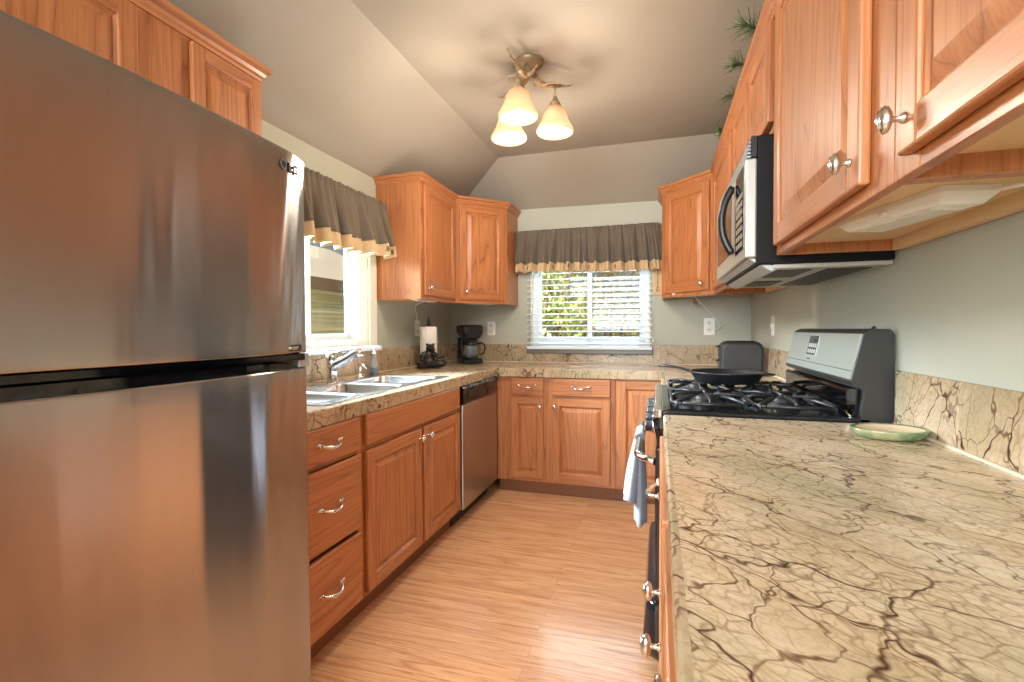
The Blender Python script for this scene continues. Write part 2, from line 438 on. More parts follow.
CROWN = [(0, 0), (.006, 0), (.008, .010), (.014, .016), (.018, .028), (.030, .036), (.032, .050), (0, .050)]
def crown(parent, path, idx, z, prof=CROWN):
    P, O = miter_path(path); b = MB()
    for i in idx:
        rr = [[(P[k].x+O[k].x*d, P[k].y+O[k].y*d, z+h) for d, h in prof] for k in (i, i+1)]
        t = P[i+1]-P[i]
        b.rings(rr, True, True, True, False, grain=1 if abs(t.y) > abs(t.x) else 0)
    return b.build('crown_moulding', M['oak'], parent)
def carcass(F, W, D, z0, z1, stiles, rails, lip=.03, back=True):
    """upper box: sides, top, recessed bottom, face frame at depth 0..-.02; local y is outward"""
    b = MB(F); t = .016
    b.box(0, t, -D, -.019, z0, z1, grain=2); b.box(W-t, W, -D, -.019, z0, z1, grain=2)
    b.box(t, W-t, -D, -.02, z1-t, z1, grain=0)
    for (a, c) in stiles: b.box(a, c, -.02, 0, z0, z1, .0015, 1, grain=2)
    for (a, c, p, q) in rails: b.box(a, c, -.02, -.0005, p, q, .0015, 1, grain=0)
    if back: b.box(t, W-t, -D, -D+.008, z0, z1-t, grain=2)
    return b
def underside(parent, F, W, D, z0, lip=.03):
    b = MB(F); b.box(.016, W-.016, -D+.008, -.02, z0+lip, z0+lip+.014, grain=0); b.box(.016, W-.016, -D+.008, -D+.03, z0, z0+lip, grain=0)
    return b.build('bottom_panel', M['inside'], parent)

# ------------------------------------------------------------------ left wall cabinet + diagonal corner cabinet
UZ0, UZ1 = 1.385, 2.135
FL = frame((-1.45, 2.78, 0), (0, 1, 0), (1, 0, 0))
t = thing('wall_cabinet', 'oak wall cabinet beside the sink window with its plain side facing the room', 'cabinet', (-1.61, 3.05, UZ0))
carcass(FL, .55, .318, UZ0, UZ1, [(0, .045), (.505, .55)], [(.045, .505, UZ0, UZ0+.035), (.045, .505, UZ1-.035, UZ1)]).build('body', M['oak'], t)
underside(t, FL, .55, .318, UZ0)
door(t, FL, .035, .525, UZ0+.028, UZ1-.01, (.075, UZ0+.075))
LP = [(-1.768, 2.78), (-1.45, 2.78), (-1.45, 3.33), (-1.14, 3.638), (-1.14, 3.938)]
crown(t, LP, (0, 1), UZ1-.005)
# corner
t = thing('corner_wall_cabinet', 'diagonal oak corner cabinet above the coffee maker', 'cabinet', (-1.5, 3.7, UZ0))
def corner_cab(t, poly, F, W, dz0, dz1, kn, zb):
    """poly: plan outline; F: frame on the diagonal face"""
    b = MB()
    b.prism(poly, 'z', zb+.03, UZ1+ (zb-UZ0), grain=2)
    b2 = MB(F)
    b.M = F
    for (a, c) in ((0, .05), (W-.05, W)): b.box(a, c, -.02, .0015, zb, UZ1+(zb-UZ0), .001, 1, grain=2)
    for (p, q) in ((zb, zb+.04), (UZ1+(zb-UZ0)-.035, UZ1+(zb-UZ0))): b.box(.05, W-.05, -.02, .001, p, q, .001, 1, grain=0)
    b2.bm.free()
    b.build('body', M['oak'], t)
    return door(t, F, .032, W-.032, dz0, dz1, kn)
FC = frame((-1.45, 3.33, 0), (.31, .308, 0), (.308, -.31, 0)); WC = math.hypot(.31, .308)
corner_cab(t, [(-1.768, 3.332), (-1.452, 3.332), (-1.14, 3.641), (-1.14, 3.938), (-1.768, 3.938)], FC, WC, UZ0+.028, UZ1-.01, (.075, UZ0+.085), UZ0)
b = MB(); b.prism([(-1.158, 3.645), (-1.1395, 3.6395), (-1.1395, 3.938), (-1.158, 3.938)], 'z', UZ0, UZ0+.03); b.build('side_lip', M['oak'], t)
crown(t, LP, (2, 3), UZ1-.005)

# ------------------------------------------------------------------ cabinet over the refrigerator
FF = frame((-1.45, .30, 0), (0, 1, 0), (1, 0, 0)); FZ0 = 1.77
t = thing('wall_cabinet', 'oak wall cabinet high above the refrigerator with two small doors', 'cabinet', (-1.61, .9, FZ0))
carcass(FF, 1.19, .318, FZ0, UZ1, [(0, .10), (.725, .915), (1.145, 1.19)], [(.045, .775, FZ0, FZ0+.035), (.045, .775, UZ1-.035, UZ1), (.875, 1.145, FZ0, FZ0+.035), (.875, 1.145, UZ1-.035, UZ1)]).build('body', M['oak'], t)
underside(t, FF, 1.19, .318, FZ0)
door(t, FF, .09, .735, FZ0+.02, UZ1-.015, None); door(t, FF, .905, 1.185, FZ0+.02, UZ1-.015, None, st=.045)
crown(t, [(-1.768, .30), (-1.45, .30), (-1.45, 1.49), (-1.768, 1.49)], (0, 1, 2), UZ1-.005, [(d*1.15, h) for d, h in CROWN])

# ------------------------------------------------------------------ right wall cabinets
RX = .34; RZ0, RZ1 = 1.408, 2.145
RCP = [(.658, 3.938), (.025, 3.938), (.025, 3.62), (.34, 3.305), (.34, -.2)]
FR = lambda y: frame((RX, y, 0), (0, 1, 0), (-1, 0, 0))
def right_upper(name, label, y0, y1, z0, doors, crown_path):
    t = thing(name, label, 'cabinet', (.5, (y0+y1)/2, z0)); F = FR(y0); W = y1-y0
    st = [(0, doors[0][0]-y0+.02), (doors[-1][1]-y0-.02, W)]
    if len(doors) == 2: st.append((doors[0][1]-y0-.02, doors[1][0]-y0+.02))
    carcass(F, W, .318, z0, RZ1, st, [(st[0][1], st[1][0], z0, z0+.035), (st[0][1], st[1][0], RZ1-.035, RZ1)]).build('body', M['oak'], t)
    underside(t, F, W, .318, z0)
    for (a, c, kn) in doors: door(t, F, a-y0, c-y0, z0+.022, RZ1-.012, (kn[0]-y0, kn[1]) if kn else None)
    crown(t, crown_path, (0,), RZ1-.005)
    return t
right_upper('wall_cabinet', 'near oak wall cabinet at the right edge with its door partly cut off', .12, .868, RZ0, [(.20, .815, (.79, 1.475))], [(RX, .868), (RX, .12)])
right_upper('wall_cabinet', 'oak wall cabinet between the microwave and the cabinet at the right edge', .87, 1.625, RZ0, [(.95, 1.58, (.985, 1.478))], [(RX, 1.625), (RX, .87)])
right_upper('wall_cabinet', 'short two-door oak wall cabinet above the microwave', 1.63, 2.45, 1.80, [(1.66, 2.02, None), (2.06, 2.42, None)], [(RX, 2.45), (RX, 1.63)])
right_upper('wall_cabinet', 'narrow oak wall cabinet between microwave and right corner cabinet', 2.455, 3.30, RZ0, [(2.53, 3.23, (2.57, 1.478))], [(RX, 3.30), (RX, 2.455)])
t = thing('corner_wall_cabinet', 'diagonal oak corner cabinet right of the blinds', 'cabinet', (.4, 3.7, RZ0))
FRC = frame((.025, 3.62, 0), (.315, -.315, 0), (-.315, -.315, 0)); WRC = math.hypot(.315, .315)
corner_cab(t, [(.025, 3.62), (.34, 3.305), (.658, 3.305), (.658, 3.938), (.025, 3.938)], FRC, WRC, RZ0+.028, RZ1-.012, (WRC-.075, RZ0+.075), RZ0)
b = MB(); b.box(.03, .05, 3.64, 3.938, RZ0, RZ0+.03); b.build('side_lip', M['oak'], t)
b = MB(); b.box(.24, .265, 3.70, 3.72, RZ0-.045, RZ0+.031, .003); b.build('bracket', M['toe'], t)
crown(t, [(.34, 3.0), (.34, 3.305), (.025, 3.62), (.025, 3.938)][::-1], (0, 1), RZ1-.005, [(d, h) for d, h in CROWN])

# ------------------------------------------------------------------ base cabinets
BZ0, BZ1 = .10, .868
FB = frame((-1.14, 1.22, 0), (0, 1, 0), (1, 0, 0)); 
def base_body(F, W, D, stiles, rails, parent):
    b = MB(F)
    b.box(0, .016, -D, -.019, BZ0, BZ1, grain=2); b.box(W-.016, W, -D, -.019, BZ0, BZ1, grain=2)
    b.box(.016, W-.016, -D, -.02, BZ0, BZ0+.016, grain=0); b.box(.016, W-.016, -D, -D+.008, BZ0, BZ1)
    for (a, c) in stiles: b.box(a, c, -.02, 0, BZ0, BZ1, .001, 1, grain=2)
    for (a, c, p, q) in rails: b.box(a, c, -.02, -.0005, p, q, .001, 1, grain=0)
    o = b.build('body', M['oak'], parent)
    b = MB(F); b.box(0, W, -.075, -.055, 0, BZ0, grain=0); b.build('toe_kick', M['toe'], parent)
    b = MB(F); b.box(0.02, W-.02, -D+.02, -.021, BZ0+.02, BZ1-.35); b.build('interior', M['toe'], parent)
    return o
t = thing('base_cabinet', 'oak base cabinet with three stacked drawers beside the refrigerator', 'cabinet', (-1.45, 1.43, 0))
W = .445
base_body(FB, W, .6, [(0, .04), (W-.03, W)], [(.04, W-.03, .84, BZ1), (.04, W-.03, .70, .725), (.04, W-.03, .395, .42), (.04, W-.03, BZ0, .14)], t)
drawer(t, FB, .035, .42, .718, .848); drawer(t, FB, .035, .42, .412, .700); drawer(t, FB, .035, .42, .118, .392)
t = thing('base_cabinet', 'oak sink base cabinet with two doors below a plain false front', 'cabinet', (-1.45, 2.15, 0))
FB2 = frame((-1.14, 1.667, 0), (0, 1, 0), (1, 0, 0)); W = .973
base_body(FB2, W, .6, [(0, .03), (W/2-.03, W/2+.03), (W-.03, W)], [(.03, W-.03, .84, BZ1), (.03, W-.03, .69, .73), (.03, W-.03, BZ0, .14)], t)
drawer(t, FB2, .012, .965, .722, .848, False, 'false_front')
door(t, FB2, .012, .484, .118, .700, (.455, .655)); door(t, FB2, .512, .965, .118, .700, (.545, .655))

# back run
t = thing('base_cabinet', 'oak base cabinet under the blinds with two drawers over two doors', 'cabinet', (-.7, 3.6, 0))
FK = frame((-1.12, 3.32, 0), (1, 0, 0), (0, -1, 0)); W = .842
base_body(FK, W, .6, [(0, .115), (.335, .42), (.80, W)], [(.115, .335, .84, BZ1), (.42, .80, .84, BZ1), (.115, .335, .695, .72), (.42, .80, .695, .72), (.115, .335, BZ0, .14), (.42, .80, BZ0, .14)], t)
drawer(t, FK, .108, .348, .722, .845); drawer(t, FK, .408, .812, .722, .845)
door(t, FK, .108, .348, .125, .702, (.325, .645), st=.048); door(t, FK, .408, .812, .125, .702, (.432, .645))
t = thing('corner_base_cabinet', 'oak corner base cabinet with a tall door behind the hanging towel', 'cabinet', (.2, 3.6, 0))
FK2 = frame((-.276, 3.32, 0), (1, 0, 0), (0, -1, 0)); W = .93
base_body(FK2, W, .6, [(0, .03), (.345, W)], [(.03, .345, .835, BZ1), (.03, .345, BZ0, .14)], t)
door(t, FK2, .018, .352, .125, .838, None)
# small base beside the range on the far side is part of the corner run; near right base cabinet
t = thing('base_cabinet', 'oak base cabinet under the near right countertop with drawers over doors', 'cabinet', (.3, .9, 0))
FRB = frame((.026, .10, 0), (0, 1, 0), (-1, 0, 0)); W = 1.53
base_body(FRB, W, .59, [(0, .04), (.74, .82), (W-.04, W)], [(.04, .74, .84, BZ1), (.82, W-.04, .84, BZ1), (.04, .74, .70, .72), (.82, W-.04, .70, .72), (.04, W-.04, BZ0, .14)], t)
drawer(t, FRB, .03, .765, .72, .848); drawer(t, FRB, .795, 1.505, .72, .848)
door(t, FRB, .03, .765, .12, .705, (.71, .67)); door(t, FRB, .795, 1.505, .12, .705, (.88, .67))

# ------------------------------------------------------------------ countertops, backsplash
CT = .91
def edge_strip(parent, p0, p1, n, mats='granite_edge', z0=.85, tile=.305):
    """front edge tiles from p0 to p1 (2D), outward normal n"""
    p0, p1, n = Vector(p0), Vector(p1), Vector(n); Lh = (p1-p0).length; u = (p1-p0)/Lh
    F = frame((p0.x, p0.y, 0), (u.x, u.y, 0), (n.x, n.y, 0)); b = MB(F); k = 0.0
    while k < Lh-.001:
        e = min(k+tile, Lh); b.box(k+.0012, e-.0012, -.02, 0, z0, CT+.0008, .004, 2, grain=2, smooth=False); k = e
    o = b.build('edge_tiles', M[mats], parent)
    b = MB(F); b.box(0, Lh, -.0195, -.003, z0+.002, CT-.002); b.build('grout', M['grout'], parent)
    return o
SX0, SX1, SY0, SY1 = -1.675, -1.185, 1.50, 2.60
t = thing('countertop', 'U-shaped brown-veined stone countertop running under both windows', 'countertop', (-1.4, 2.6, CT))
b = MB(); z = Vector((0, 0, 0))
def slab(x0, x1, y0, y1): b.box(x0, x1, y0, y1, .868, CT, grain=2, off=z)
xl, xr, yb_ = XL+.002, XR-.002, YB-.002
slab(xl, -1.14, 1.20, SY0); slab(xl, SX0, SY0, SY1); slab(SX1, -1.14, SY0, SY1); slab(xl, -1.14, SY1, yb_); slab(-1.14, xr, 3.31, yb_); slab(.036, xr, 2.435, 3.31)
b.build('slab', M['granite'], t)
edge_strip(t, (-1.12, 1.20), (-1.12, 3.29), (1, 0)); edge_strip(t, (-1.12, 3.29), (.016, 3.29), (0, -1)); edge_strip(t, (.016, 3.29), (.016, 2.435), (-1, 0))
def backsplash(parent, p0, p1, n, h, tile=.305, first=None, th=.012):
    p0, p1, n = Vector(p0), Vector(p1), Vector(n); Lh = (p1-p0).length; u = (p1-p0)/Lh
    F = frame((p0.x, p0.y, 0), (u.x, u.y, 0), (n.x, n.y, 0)); b = MB(F); k = 0.0; first = first or tile
    while k < Lh-.001:
        e = min(k+(first if k == 0 else tile), Lh)
        b.box(k+.0012, e-.0012, .001, th, CT+.006, CT+h, .002, 1, grain=1); k = e
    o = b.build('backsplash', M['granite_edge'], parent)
    b = MB(F); b.box(0, Lh, .0005, th-.002, CT, CT+h-.002); b.box(0, Lh, th-.002, th+.003, CT, CT+.0065); b.build('grout', M['grout'], parent)
backsplash(t, (XL, 1.22), (XL, 3.926), (1, 0), .155)
backsplash(t, (XL+.013, YB), (-1.06, YB), (0, -1), .152); backsplash(t, (-1.06, YB), (-.04, YB), (0, -1), .075, first=.26); backsplash(t, (-.04, YB), (XR-.013, YB), (0, -1), .152, first=.06)
backsplash(t, (XR, 2.45), (XR, 3.926), (-1, 0), .155)
t = thing('countertop', 'large brown-veined stone countertop in the right foreground', 'countertop', (.34, .7, CT))
b = MB(); b.box(.0285, XR, -.45, 1.637, .868, CT, .0, grain=2, off=Vector((3.3, 1.2, 0))); b.build('slab', M['granite'], t)
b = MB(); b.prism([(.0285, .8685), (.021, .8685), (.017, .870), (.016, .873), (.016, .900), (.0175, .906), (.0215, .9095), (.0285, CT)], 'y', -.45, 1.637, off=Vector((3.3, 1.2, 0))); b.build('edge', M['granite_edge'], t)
backsplash(t, (XR, -.45), (XR, 1.635), (-1, 0), .158, first=.56)

# ------------------------------------------------------------------ refrigerator
t = thing('refrigerator', 'tall stainless steel refrigerator with freezer on top at the left', 'refrigerator', (-1.35, .72, 0))
RY0, RY1 = .315, 1.183
b = MB(); b.box(-1.74, -1.04, RY0+.004, RY1-.004, .02, 1.668, .008); b.build('body', M['charcoal'], t)
b = MB(); b.box(-1.7, -1.06, RY0+.03, RY1-.03, 0, .02); b.build('base_grille', M['black'], t)
def fridge_front(y, z=1.6):
    """convex door skin with ripples shaped to make bright vertical streaks"""
    s = (y-RY0)/(RY1-RY0); e = abs(2*s-1)
    x = -.944 - .020*e**2 - .008*e**6 - .010*max(0, (e-.965)/.035)**2
    k_ = min(1, max(0, (1.70-z)/1.5)); yc = 1.150-.185*k_**.6
    for (o, a, w_) in ((0, .0070, .024), (.055, .0050, .020), (-.17, .0007, .04), (-.33, .0006, .05)):  # ripples added so reflected lamps and window draw out into streaks
        x -= a*.5*(1+math.tanh((y-yc-o)/w_))
    return x + .00045*math.sin(41*y+.5*z)+.00020*math.sin(97*y-.8*z)+.00008*math.sin(211*y+.6*z)
def fridge_door(name, z0, z1, pocket_at_bottom):
    b = MB(); n = 110; ys = [RY0 + (RY1-RY0)*(.5-.5*math.cos(PI*i/n)) for i in range(n+1)]
    rs = []; m = 26
    zs = [(z0, -.003), (z0+.0028, -.0002)] + [(z0+.005+(z1-z0-.010)*i/m, 0) for i in range(m+1)] + [(z1-.0028, -.0002), (z1, -.003)]
    for zz, dx in zs:
        rs.append([(fridge_front(y, zz)+dx, y, zz) for y in ys] + [(-1.035, RY1, zz), (-1.035, RY0, zz)])
    b.rings(rs, True, True, True, True)
    o = b.build(name, M['steel'], t)
    for p in o.data.polygons: p.use_smooth = len(p.vertices) == 4
    return o
fz = fridge_door('freezer_door', 1.124, 1.676, True)
fd = fridge_door('fridge_door', .09, 1.082, False)
# recessed black grip between the doors, tapering to the right edge
b = MB()
for (za, zb, xb) in ((1.104, 1.1235, -.966), ):
    b.box(-1.03, xb, RY0+.01, RY1-.035, za, zb, .003)
b.build('grip', M['blackgloss'], fz)
b = MB()
pr = []
for i in range(31):
    y = RY0+.012 + (RY1-RY0-.05)*i/30; s = i/30
    top = 1.083 + .020*(1-max(0, (s-.82)/.18)**2)
    pr.append([(fridge_front(y, 1.08)-.004, y, 1.0825), (fridge_front(y, 1.08)-.004, y, top), (-.985, y, top+.003), (-1.03, y, top+.003), (-1.03, y, 1.0825)])
b.rings(pr, True, True, True, False); b.build('grip', M['blackgloss'], fd)
b = MB(); b.box(-1.03, -.975, RY1-.05, RY1-.008, 1.084, 1.122, .003); b.build('hinge', M['silverpl'], t)
# maker's badge: roundel and two letters
def text_mesh(txt, size, F, depth=.0008):
    cu = bpy.data.curves.new('lettering', 'FONT'); cu.body = txt; cu.size = size; cu.extrude = .0014; cu.resolution_u = 3; cu.offset = .0011
    ob = bpy.data.objects.new('tmp', cu); C.objects.link(ob); dg = bpy.context.evaluated_depsgraph_get()
    me = bpy.data.meshes.new_from_object(ob.evaluated_get(dg)); bpy.data.objects.remove(ob)
    b = MB(F); s = bmesh.new(); s.from_mesh(me); b._add(s); bpy.data.meshes.remove(me); return b
def fx(y, z=1.6): return fridge_front(y, z)
yb = 1.052
slope = (fx(1.10)-fx(1.05))/.05
dirv = Vector((slope, 1, 0)).normalized(); nv = Vector((dirv.y, -dirv.x, 0))
FLG = Matrix(((dirv.x, 0, nv.x, fx(yb)+.0020), (dirv.y, 0, nv.y, yb), (0, 1, 0, 1.626), (0, 0, 0, 1)))
text_mesh("LG", .033, FLG @ Matrix.Translation((.030, -.007, .0015))).build('badge_lettering', simple('badge_dark', '#24211f', .55), fz)
b = MB(FLG)
b.rings([[(math.cos(a)*r_+.010, math.sin(a)*r_+.005, h) for a in [2*PI*k/28 for k in range(28)]] for r_, h in ((.0132, 0), (.0132, .001), (.0098, .001), (.0098, .0002))], True, False, False, False)
b.tube([(.010, .010, .001), (.010, 0, .001), (.0145, 0, .001)], .0014, 6); b.sphere((.006, .009, .001), .0018, .0018, .0008, 8, 6)
b.build('badge_roundel', bpy.data.materials['badge_dark'], fz)
b = MB(Matrix(((dirv.x, 0, nv.x, fx(1.105, 1.14)+.0016), (dirv.y, 0, nv.y, 1.105), (0, 1, 0, 1.140), (0, 0, 0, 1)))); b.box(-.036, .036, -.009, .009, -.0012, .0004, .0004, 1)
pl = b.build('energy_label', simple('label_dark', '#2a2623', .3), fz)
b = MB(Matrix(((dirv.x, 0, nv.x, fx(1.105, 1.14)+.0021), (dirv.y, 0, nv.y, 1.105), (0, 1, 0, 1.140), (0, 0, 0, 1))))
b.box(-.022, -.010, -.003, .004, 0, .0004); b.box(-.006, .022, .001, .003, 0, .0004); b.box(-.006, .016, -.004, -.002, 0, .0004); b.build('print', M['white'], fz)

# ------------------------------------------------------------------ dishwasher
t = thing('dishwasher', 'stainless steel dishwasher with a black control strip at the end of the sink run', 'dishwasher', (-1.4, 2.97, 0))
b = MB(); b.box(-1.72, -1.155, 2.645, 3.30, .10, .866); b.build('body', M['charcoal'], t)
b = MB(); b.box(-1.153, -1.112, 2.652, 3.285, .105, .735, .006, 3); b.build('door', steel('brushed_steel_dw', '#b9b3ab', .3, .6), t)
b = MB(); b.prism([(-1.153, .738), (-1.112, .738), (-1.104, .752), (-1.108, .80), (-1.104, .835), (-1.115, .848), (-1.153, .848)], 'y', 2.652, 3.285)
cp = b.build('control_panel', M['blackgloss'], t)
b = MB()
for k in range(6): b.box(-1.108, -1.1045, 2.90+k*.045, 2.93+k*.045, .79, .80, .001, 1)
b.build('button', M['charcoal'], cp)
b = MB(); b.box(-1.1085, -1.0995, 2.72, 2.86, .775, .815, .004); b.build('latch', M['black'], cp)
b = MB(); b.box(-1.20, -1.19, 2.65, 3.285, 0, .10); b.build('toe_panel', M['black'], t)

# ------------------------------------------------------------------ sink, faucet, bottle
t = thing('kitchen_sink', 'stainless steel drop-in sink with bowls under the left window', 'sink', (-1.43, 2.1, CT))
b = MB(); zr = CT+.004
bowls = [(-1.60, -1.225, 1.53, 1.775, .06), (-1.60, -1.225, 1.815, 2.165, .17), (-1.60, -1.225, 2.205, 2.57, .17)]
def sheet(x0, x1, y0, y1): b.box(x0, x1, y0, y1, CT-.002, zr, 0)
ox0, ox1, oy0, oy1 = SX0-.012, SX1+.012, SY0-.012, SY1+.012
sheet(ox0, bowls[0][0], oy0, oy1); sheet(bowls[0][1], ox1, oy0, oy1)
ys = [oy0] + [v for q in bowls for v in (q[2], q[3])] + [oy1]
for i in range(0, len(ys), 2): sheet(bowls[0][0], bowls[0][1], ys[i], ys[i+1])
b.build('rim', M['steel_plain'], t)
def rrect(x0, x1, y0, y1, r, zz, n=6):
    o = []
    for cx, cy, a0 in ((x1-r, y1-r, 0), (x0+r, y1-r, 90), (x0+r, y0+r, 180), (x1-r, y0+r, 270)):
        for k in range(n+1): a = R(a0+90*k/n); o.append((cx+r*math.cos(a), cy+r*math.sin(a), zz))
    return o
for (x0, x1, y0, y1, d) in bowls:
    b = MB(); b.rings([rrect(x0-.008, x1+.008, y0-.008, y1+.008, .03, zr+.001), rrect(x0, x1, y0, y1, .04, zr), rrect(x0+.004, x1-.004, y0+.004, y1-.004, .05, zr-.012), rrect(x0+.012, x1-.012, y0+.012, y1-.012, .06, zr-d+.03), rrect(x0+.05, x1-.05, y0+.05, y1-.05, .06, zr-d)], True, False, True, True)
    bo = b.build('bowl', M['steel_plain'], t, recalc=True)
    b = MB(); b.lathe([(.0, zr-d+.001), (.028, zr-d+.001), (.034, zr-d+.003), (.036, zr-d+.001)], ((x0+x1)/2, (y0+y1)/2, 0), n=20); b.build('drain', M['chrome'], bo)
t = thing('faucet', 'chrome pull-out faucet with a flat lever behind the sink bowls', 'faucet', (-1.64, 2.15, zr))
b = MB(); b.lathe([(.034, 0), (.034, .006), (.029, .012), (.027, .03), (.027, .07), (.029, .078)], (-1.64, 2.15, zr), n=20); b.build('base', M['chrome'], t)
sp0, sp1 = Vector((-1.64, 2.15, .985)), Vector((-1.545, 2.20, 1.062))
b = MB(); b.tube([sp0, sp0+Vector((.012, .003, .022)), sp0.lerp(sp1, .5), sp1, sp1+Vector((.022, .006, .004)), sp1+Vector((.034, .009, -.020))], [.030, .030, .026, .025, .027, .023], 16); b.build('spout', M['satin'], t)
b = MB(); b.tube([sp0+Vector((-.0, 0, .025)), sp0+Vector((-.010, .0, .055)), sp0+Vector((-.016, 0, .08))], [.027, .025, .023], 14)
b.tube([sp0+Vector((-.024, 0, .082)), sp0+Vector((.05, .03, .090)), sp0+Vector((.11, .05, .098))], [.016, .013, .009], 12, flat=.45); b.build('lever', M['chrome'], t)
t = thing('soap_dispenser', 'small chrome spout of a soap dispenser right of the faucet', 'soap dispenser', (-1.645, 2.40, zr))
b = MB(); b.lathe([(.017, 0), (.017, .008), (.010, .012), (.009, .055), (.011, .06)], (-1.645, 2.40, zr), n=16); b.build('stem', M['chrome'], t)
b = MB(); b.tube([(-1.645, 2.40, zr+.058), (-1.64, 2.395, zr+.072), (-1.60, 2.37, zr+.074), (-1.565, 2.345, zr+.058)], [.009, .008, .006, .005], 10); b.build('spout', M['chrome'], t)
def clear_mat(name, col, tr=.85):
    k = Mat(name); k.set(Base__Color=L(col), Roughness=.06, IOR=1.35); k.b.inputs['Transmission Weight'].default_value = tr; return k.m
M['clear'] = clear_mat('clear_plastic', '#e6eef2')
t = thing('soap_bottle', 'clear plastic dish soap bottle standing at the window corner of the sink', 'bottle', (-1.70, 2.60, CT))
b = MB(); b.lathe([(.026, .001), (.030, .004), (.031, .05), (.029, .085), (.016, .115), (.012, .12), (.012, .128)], (-1.70, 2.632, CT), n=20, sx=.8); b.build('bottle_body', M['clear'], t)
b = MB(); b.lathe([(.0, .004), (.026, .004), (.0275, .05), (.0, .05)], (-1.70, 2.632, CT), n=18, sx=.78, cap=False); b.build('liquid', clear_mat('dish_soap', '#8fb4d8', .7), t)
b = MB(); b.lathe([(.013, .1285), (.014, .14), (.008, .145), (.006, .165), (.012, .168), (.012, .178), (.003, .18)], (-1.70, 2.632, CT), n=16); b.tube([(-1.70, 2.632, CT+.174), (-1.67, 2.632, CT+.175), (-1.66, 2.632, CT+.168)], .004, 8); b.build('pump', M['white'], t)

# ------------------------------------------------------------------ bear paper towel holder
px, py = -1.625, 3.235
t = thing('paper_towel_holder', 'dark paper towel holder with a reclining bear figure', 'paper towel holder', (px, py, CT))
M['bear'] = simple('bear_bronze', '#1f1b19', .38)
b = MB(); b.lathe([(.085, 0), (.088, .006), (.080, .014), (.05, .018), (.008, .02)], (px, py, CT), n=28); b.build('base', M['bear'], t)
b = MB(); b.tube([(px, py, CT+.018), (px, py, CT+.31)], .008, 10); b.lathe([(.010, .305), (.017, .312), (.013, .325), (.015, .33), (.010, .345), (.005, .362), (.001, .375)], (px, py, CT), n=12); b.build('post', M['bear'], t)
def bear(parent):
    # a small cub leaning back with its feet toward the room, cast as one figure
    b = MB(Matrix.Translation((px+.085, py-.095, CT+.004)) @ Matrix.Rotation(R(28), 4, 'Z'))
    b.sphere((-.035, 0, .045), .050, .046, .045)                       # rump
    b.sphere((-.035, .012, .088), .036, .036, .046)                     # chest
    b.sphere((-.022, .005, .142), .031, .030, .030)                     # head
    b.sphere((-.004, -.020, .135), .016, .018, .014)                    # muzzle
    for sx in (-1, 1): b.sphere((-.022+sx*.023, .008, .168), .010, .006, .011)
    b.tube([(-.005, -.002, .105), (.03, -.018, .082), (.065, -.018, .088), (.078, -.016, .10)], [.020, .018, .016, .013], 12)
    b.tube([(-.065, .0, .105), (-.085, -.02, .08), (-.08, -.045, .062)], [.019, .017, .015], 12)
    b.tube([(-.01, -.015, .035), (.035, -.035, .034), (.07, -.04, .030), (.083, -.042, .052)], [.030, .026, .021, .017], 12)
    b.tube([(-.06, -.02, .035), (-.085, -.055, .036), (-.098, -.07, .03), (-.105, -.078, .05)], [.030, .026, .021, .017], 12)
    o = b.build('bear_figure', M['bear'], parent); m = o.modifiers.new('fuse', 'REMESH'); m.mode = 'VOXEL'; m.voxel_size = .004; m.use_smooth_shade = True
    b = MB(Matrix.Translation((px+.085, py-.095, CT+.004)) @ Matrix.Rotation(R(28), 4, 'Z')); b.sphere((.004, -.033, .134), .009, .008, .009, 12, 8); b.sphere((-.022+.023, .003, .167), .007, .005, .007, 10, 6)
    b.build('muzzle', simple('bear_tan', '#8a6038', .5), o)
bear(t)
k = Mat('paper'); k.set(Base__Color=L('#f3eee6'), Roughness=.9); k.bump(k.noise(k.obj(), 420, 2), .25, .001); M['paper'] = k.m
t = thing('paper_towel_roll', 'white paper towel roll standing on the bear holder', 'paper towel roll', (px, py, CT+.02))
b = MB(); b.lathe([(.020, .024), (.061, .024), (.062, .028), (.062, .296), (.061, .30), (.020, .30)], (px, py, CT), n=40, cap=False); b.build('paper', M['paper'], t)
b = MB(); b.lathe([(.0105, .022), (.0195, .022), (.0195, .301), (.0105, .301)], (px, py, CT), n=24, cap=False); b.build('core', simple('cardboard', '#b08a62', .8), t)

# ------------------------------------------------------------------ coffee maker + carafe
cx, cy = -1.50, 3.72
FCM = Matrix.Translation((cx, cy, CT)) @ Matrix.Rotation(R(38), 4, 'Z')    # front looks out of the corner (-y local)
t = thing('coffee_maker', 'black drip coffee maker in the far left counter corner', 'coffee maker', (cx, cy, CT))
b = MB(FCM)
def rr2(x0, x1, y0, y1, r, zz): return rrect(x0, x1, y0, y1, r, zz, 5)
b.rings([rr2(-.085, .085, -.13, .10, .04, .002), rr2(-.088, .088, -.133, .10, .04, .008), rr2(-.088, .088, -.133, .10, .04, .035), rr2(-.08, .08, -.125, .095, .04, .042)], True, True, True, False); b.build('base', M['black'], t)
b = MB(FCM); b.rings([rr2(-.085, .085, .0, .10, .03, .040), rr2(-.083, .083, .005, .098, .03, .20), rr2(-.088, .088, -.0, .10, .03, .212)], True, True, True, False); b.build('water_tank', M['blackgloss'], t)
b = MB(FCM); b.rings([rr2(-.066, .066, -.115, .02, .05, .205), rr2(-.075, .075, -.125, .05, .05, .215), rr2(-.090, .090, -.13, .10, .045, .255), rr2(-.092, .092, -.132, .102, .045, .30), rr2(-.085, .085, -.12, .095, .04, .312), rr2(-.06, .06, -.09, .07, .035, .316)], True, True, True, False); b.build('brew_head', M['black'], t)
b = MB(FCM); b.lathe([(.0, .0425), (.060, .0425), (.062, .0435), (.062, .0445), (.0, .0445)], (0, -.055, 0), n=28, cap=False); b.build('hot_plate', M['charcoal'], t)
